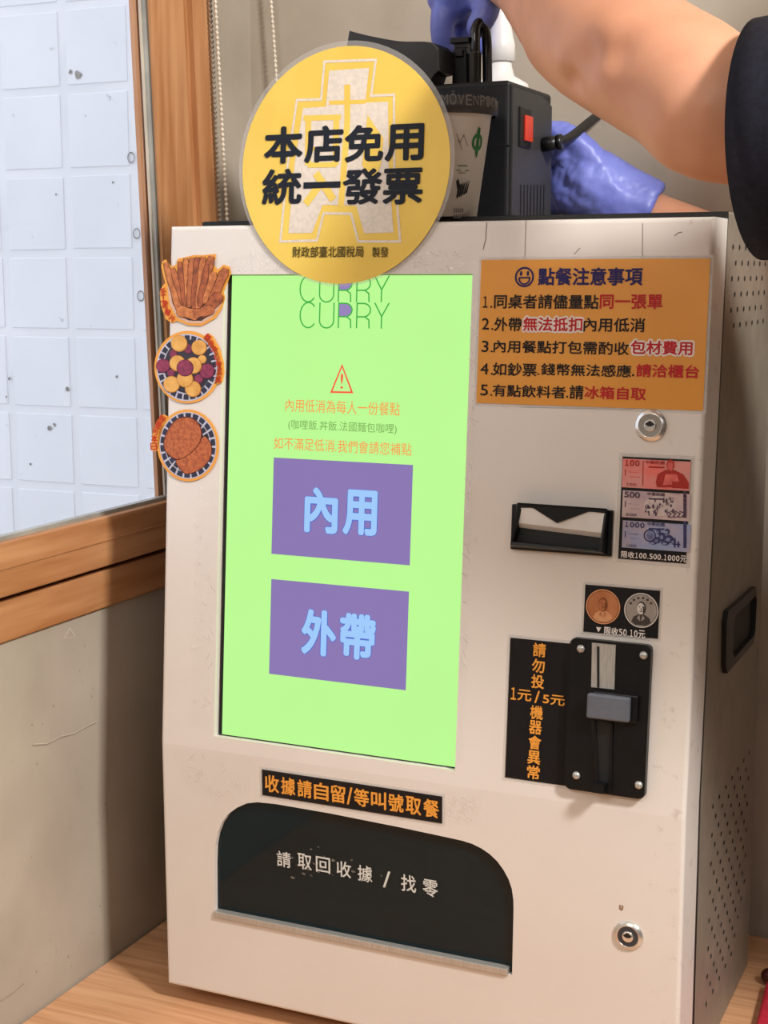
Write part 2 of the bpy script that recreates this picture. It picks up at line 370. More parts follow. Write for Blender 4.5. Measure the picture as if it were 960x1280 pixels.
# ------------------------------------------------------------------ desk
b = MB(); b.box(XW+.0015, -.75, -.04, .74, YB-.001, 0, desk_wood, .002)
desk = thing('counter', 'light brown wood grain counter carrying the white ordering machine', 'counter', (.32, -.2, Z0))
b.build('counter_top', desk)
dkm = mat('counter_panel', (120, 88, 62), (100, 72, 50), rough=.6, scale=9, stretch=(9, 9, .8))
b = MB(); b.box(XW+.0015, -.71, Z0, .72, YB-.003, -.04, dkm); b.build('base_cabinet', desk)

# ------------------------------------------------------------------ KIOSK
def white_door_mat():
    m = mat('white_enamel', (222, 215, 208), (217, 209, 201), rough=.38, scale=6, detail=5)
    nt = m.node_tree; b = nt.nodes['Principled BSDF']; src = b.inputs['Base Color'].links[0].from_socket
    tc = [n for n in nt.nodes if n.type == 'TEX_COORD'][0]
    n1 = nt.nodes.new('ShaderNodeTexNoise'); n1.inputs['Scale'].default_value = 85; n1.inputs['Detail'].default_value = 9; n1.inputs['Roughness'].default_value = .7
    sx = nt.nodes.new('ShaderNodeSeparateXYZ'); nt.links.new(tc.outputs['Object'], sx.inputs[0]); nt.links.new(tc.outputs['Object'], n1.inputs['Vector'])
    mr = nt.nodes.new('ShaderNodeMapRange'); mr.inputs[1].default_value = .39; mr.inputs[2].default_value = .45; mr.inputs[3].default_value = .0; mr.inputs[4].default_value = .10
    nt.links.new(sx.outputs[0], mr.inputs[0])
    ad = nt.nodes.new('ShaderNodeMath'); ad.operation = 'ADD'; nt.links.new(n1.outputs[0], ad.inputs[0]); nt.links.new(mr.outputs[0], ad.inputs[1])
    rp = nt.nodes.new('ShaderNodeValToRGB'); rp.color_ramp.elements[0].position = .66; rp.color_ramp.elements[0].color = (0, 0, 0, 1)
    rp.color_ramp.elements[1].position = .86; rp.color_ramp.elements[1].color = (.55, .55, .55, 1); nt.links.new(ad.outputs[0], rp.inputs[0])
    mx = nt.nodes.new('ShaderNodeMix'); mx.data_type = 'RGBA'; nt.links.new(rp.outputs[0], mx.inputs[0]); nt.links.new(src, mx.inputs[6])
    mx.inputs[7].default_value = lin((128, 104, 82))+(1,); nt.links.new(mx.outputs[2], b.inputs['Base Color'])
    return m
enamel = white_door_mat()
steel_dk = mat('dark_grey_steel', (138, 128, 114), (128, 118, 105), rough=.42, scale=40, bump=.03, bscale=400)
black_pl = mat('black_plastic', (15, 15, 17), (11, 11, 13), rough=.36, scale=80, spec=.35)
black_mt = mat('black_matt', (12, 12, 13), (9, 9, 10), rough=.6)
chrome = mat('chrome', (226, 224, 220), (214, 212, 208), rough=.27, metal=.85, scale=50)
brushed = mat('brushed_aluminium', (196, 194, 188), (178, 176, 170), rough=.38, metal=.55, scale=30, stretch=(30, 30, 1))
kiosk = thing('ordering_kiosk', 'white self service ordering machine with a green touch screen on the wood counter', 'ordering machine', (W/2, DB/2, 0))
ZT = .6738
hole = mat('vent_hole', (14, 12, 11), rough=.9)
# cabinet body
YT2 = L2*st+DRET
b = MB(); b.prism(SIDE, [(DRET+.011, .0), (DRET+.007, H1), (YT2+.0038, ZT-.003), (YT2+.0038, ZT), (DB, ZT), (DB, 0)], -(W-.004), 0, steel_dk, .0015)
b.prism(SIDE, [(DRET-.002, .012), (DRET-.002, H1), (YT2-.004, ZT-.004), (YT2-.004, ZT-.0006), (YT2+.0037, ZT-.0006), (DRET+.0068, H1), (DRET+.0108, .012)], -(W-.006), -.0004, black_mt)
b.box(.004, YT2+.003, ZT-.006, W-.0002, YT2+.0034, ZT, black_mt)
def vh(y, z): b.ell(SIDE, y, z, .0021, .0021, .0004, hole, n=10)
for r in range(6):
    for c in range(7): vh(.1017+(.012 if r in (1, 3, 5) else 0)+.0243*c, .6485-.01175*r) if (c < 6) else None
for r in range(15):
    z = .2137-.0119*r
    for c in range(7):
        y = .0955+(r % 2)*.0123+c*.0247
        if y < .249 and z > .036+max(0, y-.19): vh(y, z)
cab = b.build('cabinet', kiosk)
# front door: bent solid shell, bevelled, with pockets for screen and receipt mouth
def door_solid():
    yt, zt = L2*st, H1+L2*ct
    prof = [(0, ZB), (0, H1), (yt, zt), (yt+DRET, zt), (DRET, H1), (DRET, ZB)]
    bm = bmesh.new()
    A = [bm.verts.new((0, y, z)) for y, z in prof]; B = [bm.verts.new((W, y, z)) for y, z in prof]; n = len(prof)
    bm.faces.new(A); bm.faces.new(B[::-1])
    for i in range(n): bm.faces.new((A[i], B[i], B[(i+1) % n], A[(i+1) % n]))
    bmesh.ops.recalc_face_normals(bm, faces=bm.faces[:])
    bm.edges.ensure_lookup_table(); E = []
    for e in bm.edges:
        a, c = e.verts[0].co, e.verts[1].co
        front = all((abs(p.y) < 1e-5 or abs(p.y-yt) < 1e-5 and abs(p.z-zt) < 1e-5) for p in (a, c))
        if not front: continue
        if abs(a.z-H1) < 1e-5 and abs(c.z-H1) < 1e-5: continue
        E.append(e)
    bmesh.ops.bevel(bm, geom=E, offset=.0032, segments=4, profile=.5, affect='EDGES', clamp_overlap=True)
    me = bpy.data.meshes.new('front_door'); bm.to_mesh(me); bm.free(); me.materials.append(enamel)
    o = bpy.data.objects.new('front_door', me); COL.objects.link(o); return o
door = door_solid(); door.data.materials.append(mat('black_inside', (10, 12, 12), rough=.7))
SU0, SV0, SU1, SV1 = .0522, .0118, .2690, .3948
TRAY = [(.0500, .0926), (.0507, .1352), (.0517, .1520), (.0540, .1625), (.0580, .1720), (.0648, .1815), (.0735, .1885), (.0830, .1937), (.0935, .1963), (.1108, .1972), (.16, .1967), (.2227, .1945), (.2638, .1925), (.2760, .1918), (.2839, .1906), (.2920, .1880), (.2986, .1846), (.3050, .1797), (.3105, .1731), (.3145, .1664), (.3172, .1590), (.3185, .1500), (.3187, .1420), (.3181, .0885)]
def cutter(fn):
    q = MB(); fn(q); return q.build('cutter')
cuts = [cutter(lambda q: q.fbox(UP, SU0, SV0, SU1, SV1, -.0085, .02, enamel)), cutter(lambda q: q.prism(LO, TRAY, -.020, .02, enamel))]
for c in cuts:
    md = door.modifiers.new('b', 'BOOLEAN'); md.object = c; md.operation = 'DIFFERENCE'; md.solver = 'EXACT'
bake(door)
for c in cuts: bpy.data.objects.remove(c)
for p in door.data.polygons: p.use_smooth = False
door.data.materials.clear(); door.data.materials.append(enamel)
door.parent = kiosk; door.matrix_parent_inverse = parent_inv(kiosk)

# touch display
g_green = glow('green', (190, 255, 150)); g_purple = glow('purple', (139, 120, 182)); g_blue = glow('blue', (160, 205, 255)); g_shade = glow('blueshade', (88, 110, 205))
g_orange = glow('orange', (255, 150, 70)); g_olive = glow('olive', (120, 170, 85)); g_red = glow('red', (255, 84, 62)); g_leaf = glow('leaf', (52, 176, 70)); g_lilac = glow('lilac', (152, 132, 190))
SF = Frame(UP(0, 0, -.0062), UP.u, UP.v)
b = MB()
b.fbox(SF, SU0+.0012, SV0+.0006, SU1-.0003, SV1-.0004, -.0016, 0, black_pl)
b.rect(SF, SU0+.0042, SV0+.0012, SU1-.0004, SV1-.0005, .0002, g_green)
def srect(px0, py0, px1, py1):
    (u0, v1), (u1, v0) = on(SF, px0, py0), on(SF, px1, py1); return u0, v0, u1, v1
def stext(body, px0, py0, px1, py1, m, bold=0., h=.0006): u0, v0, u1, v1 = srect(px0, py0, px1, py1); b.text(SF, body, u0, v0, u1, v1, h, m, bold)
def btn(q, chars):
    P = pxs(SF, q); u0 = (P[0][0]+P[3][0])/2; u1 = (P[1][0]+P[2][0])/2; v1 = (P[0][1]+P[1][1])/2; v0 = (P[2][1]+P[3][1])/2
    b.rect(SF, u0, v0, u1, v1, .0004, g_purple)
    for ch, a in chars:
        r = srect(*a); b.text(SF, ch, r[0]-.0006, r[1]-.0006, r[2]+.0006, r[3]+.0003, .0006, g_shade, .055)
        b.text(SF, ch, *r, .0008, g_blue, .035)
btn([(342, 572), (516, 581), (513, 707), (340, 692)], (('內', (382, 608, 422, 668)), ('用', (430, 611, 471, 671))))
btn([(339, 724), (511, 739), (508, 863), (337, 842)], (('外', (378, 760, 420, 822)), ('帶', (426, 765, 469, 827))))
stext('內用低消為每人一份餐點', 357.5, 498, 500, 520, g_orange, .004)
stext('(咖哩飯.丼飯.法國麵包咖哩)', 361, 524, 496, 544, g_olive, .002)
stext('如不滿足低消.我們會請您補點', 343, 546, 514.5, 570, g_orange, .004)
tri = pxs(SF, [(428, 457), (440.5, 490.5), (414.5, 490)]); b.stroke(SF, tri, .0014, .0006, g_red, True)
stext('!', 426.4, 467, 429, 486, g_red, .0)
# stacked word mark, thin single-line letters, the middle R with a filled bowl
def wordmark(px0, py0, px1, py1):
    u0, v0, u1, v1 = srect(px0, py0, px1, py1); H = v1-v0; S = (u1-u0)
    X = lambda t: u0+S*t
    Y_ = lambda t: v0+H*t
    wd = .0011; cw = .19
    arc = lambda cx, cy_, rx, ry, a0, a1, n=14: [(X(cx+rx*math.cos(math.radians(a0+(a1-a0)*i/n))), Y_(cy_+ry*math.sin(math.radians(a0+(a1-a0)*i/n)))) for i in range(n+1)]
    b.stroke(SF, arc(.095, .5, .095, .5, 42, 318, 20), wd, .0006, g_leaf)
    b.stroke(SF, [(X(.225), Y_(1))]+arc(.305, .28, .08, .28, 180, 360, 12)+[(X(.385), Y_(1))], wd, .0006, g_leaf)
    for x0, fill in ((.44, True), (.645, False)):
        bowl = [(X(x0), Y_(.97)), (X(x0+.075), Y_(.97))]+arc(x0+.075, .71, .075, .26, 90, -90, 10)[1:]+[(X(x0), Y_(.45))]
        if fill: b.poly(SF, bowl, .00055, g_lilac)
        b.stroke(SF, [(X(x0), Y_(0)), (X(x0), Y_(1))], wd, .0006, g_leaf); b.stroke(SF, bowl, wd, .0006, g_leaf)
        b.stroke(SF, [(X(x0+.09), Y_(.45)), (X(x0+.135), Y_(.33)), (X(x0+.14), Y_(0))], wd, .0006, g_leaf)
    b.stroke(SF, [(X(.84), Y_(1)), (X(.92), Y_(.47)), (X(1), Y_(1))], wd, .0006, g_leaf); b.stroke(SF, [(X(.92), Y_(.47)), (X(.92), Y_(0))], wd, .0006, g_leaf)
wordmark(376, 345, 486, 378); wordmark(376, 378, 486, 411)
disp = b.build('touch_display', kiosk, fix=False)

# receipt flap
acry = mat('dark_acrylic', (5, 30, 36), (4, 24, 30), rough=.06, scale=4, spec=.35)
b = MB(); b.prism(LO, [(u*.996+.0007, v*.994+.0007) for u, v in TRAY], -.0075, -.0045, acry)
flap = b.build('receipt_flap', kiosk)
whitei = ink('pale', (214, 214, 208))
LF = Frame(LO(0, 0, -.0045), LO.u, LO.v)
b = MB()
for ch, x, y in zip('請取回收據', (355, 381, 404, 430, 456.5), (1074, 1077, 1081, 1086.5, 1092)):
    u, v = on(LF, x, y); b.text(LF, ch, u-.0066, v-.0068, u+.0066, v+.0068, .0003, whitei, .012)
for ch, x, y, k in (('/', 483.5, 1099, .5), ('找', 511, 1104, 1), ('零', 538, 1110, 1)):
    u, v = on(LF, x, y); b.text(LF, ch, u-.0066*k, v-.0072, u+.0066*k, v+.0070, .0003, whitei, .012)
smear = mat('old_glue', (120, 116, 106), (80, 78, 72), rough=.6, scale=90)
for i in range(26):
    px, py = random.gauss(398, 24), random.gauss(1084, 11); u, v = on(LF, px, py); r = random.uniform(.0006, .002)
    b.poly(LF, [(u+r*random.uniform(.4, 1.4)*math.cos(a), v+r*.6*random.uniform(.4, 1.4)*math.sin(a)) for a in (0, 1, 2.1, 3.1, 4.2, 5.2)], .0002, smear)
b.build('lettering', flap, fix=False)['label'] = 'pale lettering'
b = MB(); b.fbox(LO, .0500, .0878, .3150, .0935, -.006, .0022, brushed, .0006)
b.build('metal_strip', kiosk)['label'] = 'brushed metal strip along the foot of the dark flap'

# note acceptor
b = MB()
b.fbox(UP, .3085, .1883, .3868, .2225, 0, .0035, black_pl, .0008)
def nf(X, Y): return on(Frame(UP(0, 0, .010), UP.u, UP.v), 620+X*.3542, 500+Y*.3542)
O = [nf(78, 362), nf(392, 383), nf(376, 536), nf(54, 510)]
I = [nf(92, 378), nf(382, 398), nf(366, 530), nf(62, 500)]
um = [.3105, .3835, .3835, .3105]
fr0 = [(.3112, .2222), (.3838, .2222), (.3838, .1895), (.3092, .1895)]
for i in range(4):
    j = (i+1) % 4
    b.face([UP(*fr0[i], .003), UP(*fr0[j], .003), UP(*O[j], .0125 if j > 1 else .0105), UP(*O[i], .0125 if i > 1 else .0105)], black_pl)
    b.face([UP(*O[i], .0125 if i > 1 else .0105), UP(*O[j], .0125 if j > 1 else .0105), UP(*I[j], .0120 if j > 1 else .0100), UP(*I[i], .0120 if i > 1 else .0100)], black_pl)
    b.face([UP(*I[i], .0120 if i > 1 else .0100), UP(*I[j], .0120 if j > 1 else .0100), UP(I[j][0], I[j][1], .004), UP(I[i][0], I[i][1], .004)], black_mt)
b.face([UP(*q, .0040) for q in I], black_mt)
# dark cover with the pointed tongue
cov = [nf(84, 370), nf(388, 390), nf(386, 399), nf(330, 393), nf(217, 434), nf(126, 377), nf(90, 380)]
b.poly(UP, cov, .0113, black_pl, .008)
na = b.build('note_acceptor', kiosk)
white_pl = mat('milky_plastic', (222, 220, 216), (206, 204, 200), rough=.3, scale=20)
b = MB()
a_ = [nf(90, 379), nf(384, 398), nf(374, 470), nf(66, 432)]
hs = [.0103, .0103, .0090, .0090]
b.face([UP(*q, h) for q, h in zip(a_, hs)], white_pl)
b.face([UP(*a_[3], .0090), UP(*a_[2], .0090), UP(a_[2][0], a_[2][1]-.004, .0045), UP(a_[3][0], a_[3][1]-.004, .0045)], white_pl)
b.build('note_guide', na, fix=False)['label'] = 'milky white note guide'

# coin acceptor
def c5(X, Y, h=.006): return on(Frame(UP(0, 0, h), UP.u, UP.v), 610+X*.3646, 720+Y*.3646)
def rrect(u0, v0, u1, v1, r, n=5):
    P = []
    for cx, cy_, a in ((u1-r, v1-r, 0), (u0+r, v1-r, 90), (u0+r, v0+r, 180), (u1-r, v0+r, 270)):
        P += [(cx+r*math.cos(math.radians(a+90*i/n)), cy_+r*math.sin(math.radians(a+90*i/n))) for i in range(n+1)]
    return P
b = MB(); b.prism(UP, rrect(.3593, .0120, .4205, .1262, .0042), 0, .0062, black_pl, .0008)
def quad(fr, pts, h, m, base=None): b.poly(fr, pts, h, m, base)
quad(UP, [c5(355, 492), c5(425, 502), c5(421, 738), c5(372, 728)], .0066, black_mt, .006)
quad(UP, [c5(362, 495), c5(371, 496), c5(384, 728), c5(373, 727)], .0078, black_pl, .006)
quad(UP, [c5(422, 502), c5(430, 503), c5(426, 738), c5(418, 737)], .0078, black_pl, .006)
quad(UP, [c5(372, 700), c5(412, 706), c5(410, 737), c5(370, 731)], .0165, black_pl, .006)
quad(UP, [c5(308, 384), c5(512, 400), c5(508, 506), c5(305, 488)], .0068, black_pl, .006)
ca = b.build('coin_acceptor', kiosk); ca['label'] = 'black plate with coin slot and grey return button'
b = MB(); quad(UP, [c5(358, 228), c5(439, 236), c5(434, 388), c5(355, 380)], .0072, brushed, .006)
quad(UP, [c5(375, 240), c5(384, 241), c5(384, 382), c5(376, 381)], .0075, black_mt)
b.build('coin_slot', ca)['label'] = 'brushed metal slot plate'
grey_btn = mat('grey_button', (96, 99, 108), (88, 91, 100), rough=.45, scale=60)
p = [c5(343, 400, .013), c5(490, 416, .013), c5(486, 500, .013), c5(340, 486, .013)]
u0, u1 = (p[0][0]+p[3][0])/2, (p[1][0]+p[2][0])/2; v0, v1 = (p[2][1]+p[3][1])/2, (p[0][1]+p[1][1])/2
b = MB(); b.fbox(UP, u0+.003, v0-.001, u1+.0045, v1+.001, .006, .0105, black_pl, .001); b.fbox(UP, u0, v0, u1, v1, .0105, .0165, grey_btn, .0016, 3)
b.build('return_button', ca)['label'] = 'grey rectangular return button'
for X, Y in ((317, 250), (532, 273), (301, 685), (515, 718)):
    u, v = c5(X, Y, .0075); b = MB(); b.lathe(UP, u, v, [(.0030, .0061), (.0030, .0068), (.0024, .0078), (.0010, .0084)], brushed, 20); b.build('screw', ca)['label'] = 'domed metal screw head'

# two cam locks
def cam_lock(fr, px, py, r, dark):
    u, v = on(Frame(fr(0, 0, .004), fr.u, fr.v), px, py)
    b = MB(); b.lathe(fr, u, v, [(r, 0), (r, .0008), (r*.96, .0014), (r*.76, .0026), (r*.72, .0028), (r*.70, .0024)], chrome, 40, cap1=False)
    b.lathe(fr, u, v, [(r*.70, .0024), (r*.05, .0022)], mat('lock_ring', (176, 172, 166) if not dark else (52, 54, 58), rough=.3, metal=.8) if not dark else mat('lock_ring_dark', (52, 54, 60), rough=.35), 32)
    o = b.build('cam_lock', kiosk)
    b = MB(); b.lathe(fr, u, v, [(r*.38, .002), (r*.38, .0031), (r*.33, .0035)], chrome, 28)
    b.fbox(Frame(fr(u, v), fr.u, fr.v), -r*.13, -r*.05, r*.13, r*.22, .0033, .0037, black_mt); b.poly(Frame(fr(u, v), fr.u, fr.v), [(-r*.3, .1*r), (0, .3*r), (.3*r, .1*r), (.2*r, 0), (-.2*r, 0)], .0038, black_mt)
    b.build('key_barrel', o)
    return o
cam_lock(UP, 812, 532, .0118, False)['label'] = 'upper round chrome key lock'
cam_lock(LO, 784, 1172, .0114, True)['label'] = 'lower round key lock with dark ring'

# carry handle on the right side
b = MB()
H = [(.112, .3680), (.2265, .3655), (.2335, .3585), (.2320, .3225), (.2260, .3165), (.1165, .3170), (.1095, .3250), (.1065, .3600)]
I2 = [(.135, .3600), (.2200, .3590), (.2260, .3540), (.2245, .3290), (.2190, .3245), (.1370, .3250), (.1300, .3300), (.1285, .3545)]
for i in range(8):
    j = (i+1) % 8
    b.face([SIDE(*H[i], 0), SIDE(*H[j], 0), SIDE(*H[j], .004), SIDE(*H[i], .004)], black_pl)
    b.face([SIDE(*H[i], .004), SIDE(*H[j], .004), SIDE(*I2[j], .0052), SIDE(*I2[i], .0052)], black_pl)
    b.face([SIDE(*I2[i], .0052), SIDE(*I2[j], .0052), SIDE(I2[j][0], I2[j][1], .001), SIDE(I2[i][0], I2[i][1], .001)], black_mt)
b.face([SIDE(*q, .0012) for q in I2], black_mt)
b.build('carry_handle', kiosk)['label'] = 'black recessed carry handle on the side'
# small hook scratch above the lower lock
b = MB(); q = pxs(LO, [(775, 1131), (775.2, 1136), (777.5, 1137), (778.5, 1134), (778, 1131.5)]); b.stroke(LO, q, .0011, .0003, mat('rust_scratch', (150, 118, 84), (120, 90, 60), rough=.7)); b.build('scratch', kiosk, fix=False)

seam = mat('seam_line', (120, 108, 100), (100, 90, 84), rough=.6)
for pts, w_ in (([(608.5, 278), (607, 300), (604, 312)], .0006), ([(657.5, 275), (656, 325)], .0004), ([(803.5, 279), (803, 323)], .0004), ([(843, 295), (848, 291), (853, 290)], .0006), ([(718, 318), (723, 312), (725, 310)], .0005), ([(652, 509), (760, 511), (790, 512), (790, 510)], .0003)):
    b = MB(); b.stroke(UP, pxs(UP, pts), w_, .0002, seam); b.build('seam_mark', kiosk, fix=False)

# ------------------------------------------------------------------ signs and stickers on the machine
# round yellow tax sign
sg_y = mat('yellow_print', (236, 202, 92), (228, 190, 78), rough=.35, scale=14, detail=8, coat=.3)
sg_w = ink('cream', (226, 214, 200), .35); sg_k = ink('navy_black', (30, 36, 46), .35); sg_o = ink('olive_text', (84, 72, 30))
lam = film('laminate_film', (.86, .85, .82), .06, .1, 20, .15, .22)
SG = Frame(UP(0, 0, .0015), UP.u, UP.v)
sign = thing('round_notice', 'round yellow laminated notice with black writing taped over the top edge of the machine', 'sign', SG(.158, .40, 0))
b = MB(); b.ell(SG, .1585, .4795, .0935, .0945, .0001, lam, n=80); b.build('clear_laminate', sign, fix=False)['label'] = 'clear laminate rim'
b = MB(); b.ell(SG, .1585, .4784, .0900, .0914, .0006, sg_y, .0002, n=80)
def s3(X, Y): return on(SG, 280+X/3, 20+Y/3)
outl = [s3(*q) for q in ((378, 172), (571, 165), (553, 300), (639, 296), (640, 560), (662, 846), (505, 846), (478, 742), (375, 740), (350, 842), (213, 846), (240, 560), (275, 316), (366, 313))]
b.stroke(SG, outl, .0019, .0008, sg_w, True)
inn = [s3(*q) for q in ((396, 206), (546, 195), (531, 326), (617, 322), (619, 560), (637, 812), (527, 815), (498, 712), (372, 708), (332, 814), (243, 815), (266, 560), (298, 346), (384, 341))]
b.poly(SG, inn, .0008, sg_w)
ysn = [0]
def ys(pts, w_): ysn[0] += 1; b.stroke(SG, [s3(*q) for q in pts], w_, .00085+ysn[0]*.00002, sg_y)
ys([(464, 258), (464, 400), (452, 560), (440, 716)], .0052); ys([(396, 326), (532, 322)], .0032)
ys([(318, 380), (316, 560)], .0052); ys([(424, 376), (420, 560)], .0052); ys([(300, 384), (440, 380)], .0042); ys([(316, 440), (424, 438)], .0032); ys([(316, 500), (424, 498)], .0032); ys([(316, 560), (424, 558)], .0040)
ys([(372, 620), (345, 655), (308, 706)], .0062); ys([(346, 590), (370, 625), (412, 690)], .0062)
b.poly(SG, [s3(*q) for q in ((540, 372), (600, 460), (590, 560), (560, 630), (520, 560))], .0010, sg_y)
def gt(body, x0, y0, x1, y1, m, bold):
    (u0, v1), (u1, v0) = on(SG, x0, y0), on(SG, x1, y1); b.text(SG, body, u0, v0, u1, v1, .0012, m, bold)
for i, ch in enumerate('本店免用'): x = 331.5+i*50.3; y = 159.5-i*1.1; gt(ch, x, y, x+47.5, y+44.5, sg_k, .036)
for i, ch in enumerate('統一發票'):
    x = 329+i*50.3; y = 212-i*.3
    if ch == '一': gt(ch, x+1, y+16.5, x+47, y+23, sg_k, .026)
    else: gt(ch, x, y, x+48.5, y+44, sg_k, .033)
gt('財政部臺北國稅局', 366.5, 308.5, 455, 321.5, sg_o, .01); gt('製發', 466, 309, 486, 321.5, sg_o, .01)
b.build('yellow_disc', sign, fix=False)

# orange ordering notice
def notice(name, label, cat, fr, u0, v0, u1, v1, m, draw, margin=.0022, parts=None):
    t = thing(name, label, cat, fr((u0+u1)/2, v0, 0))
    q = MB(); q.rect(fr, u0-margin, v0-margin, u1+margin, v1+margin, .0003, film('pouch_film', (.97, .96, .95), .07, .25, 30, .12, .30)); o = q.build('clear_pouch', t, fix=False); o['label'] = 'clear film border'
    q = MB(); q.rect(fr, u0, v0, u1, v1, .0007, m, .0004); draw(q); q.build('printed_card', t, fix=False)
    return t
or_ = mat('orange_print', (224, 154, 60), (216, 145, 52), rough=.34, scale=10, coat=.25)
navy = ink('navy', (44, 36, 92)); blk = ink('black', (28, 24, 24)); red = ink('red', (188, 38, 42)); wht = ink('white', (236, 226, 220))
def orange_draw(q):
    def tx(body, X0, Y0, X1, Y1, m, bold, h=.0010):
        (u0, v1), (u1, v0) = on(UP, 580+X0*.34375, 300+Y0*.34375), on(UP, 580+X1*.34375, 300+Y1*.34375); q.text(UP, body, u0, v0, u1, v1, h, m, bold)
    def P(X, Y): return on(UP, 580+X*.34375, 300+Y*.34375)
    u, v = P(221, 135); q.ring(UP, u, v, .0061, .0075, .0010, navy)
    for X in (209, 234): a, c = P(X, 122); q.ell(UP, a, c, .0010, .0019, .0010, navy, n=14)
    q.stroke(UP, [(u+.0042*math.cos(math.radians(a)), v-.0005+.0048*math.sin(math.radians(a))) for a in range(180, 361, 15)]+[(u-.0042, v-.0005)], .0012, .0010, navy)
    tx('點餐注意事項', 272, 101, 650, 166, navy, .026)
    tx('1', 71, 205, 87, 246, blk, .009); tx('.', 97, 240, 104, 247, blk, 0); tx('同桌者請儘量點', 112, 198, 490, 252, blk, .018); tx('同一張單', 496, 198, 722, 252, red, .026)
    tx('2', 68, 284, 92, 326, blk, .012); tx('.', 101, 320, 108, 327, blk, 0); tx('外帶', 112, 281, 210, 333, blk, .018); tx('無法抵扣', 211, 273, 437, 341, wht, .115, .0008); tx('無法抵扣', 217, 280, 431, 334, red, .026); tx('內用低消', 437, 282, 658, 336, blk, .018)
    tx('3', 66, 366, 90, 408, blk, .012); tx('.', 99, 402, 106, 409, blk, 0); tx('內用餐點打包需酌收', 110, 363, 600, 419, blk, .018); tx('包材費用', 601, 357, 838, 427, wht, .115, .0008); tx('包材費用', 608, 364, 831, 420, red, .026)
    tx('4', 62, 448, 90, 489, blk, .012); tx('.', 99, 483, 106, 490, blk, 0); tx('如鈔票', 107, 445, 265, 497, blk, .018); tx('.', 268, 484, 275, 491, blk, .004); tx('錢幣無法感應', 282, 447, 608, 500, blk, .018); tx('.', 612, 487, 620, 496, blk, .004); tx('請洽櫃台', 628, 450, 855, 504, red, .026)
    tx('5', 62, 525, 88, 566, blk, .012); tx('.', 97, 560, 104, 567, blk, 0); tx('有點飲料者', 106, 524, 370, 577, blk, .018); tx('.', 373, 566, 380, 573, blk, .004); tx('請', 386, 527, 435, 580, blk, .018); tx('冰箱自取', 440, 530, 662, 584, red, .026)
notice('ordering_notice', 'orange printed notice with smiling face and five numbered rules beside the screen', 'sign', UP, .2760, .2975, .4485, .4050, or_, orange_draw)

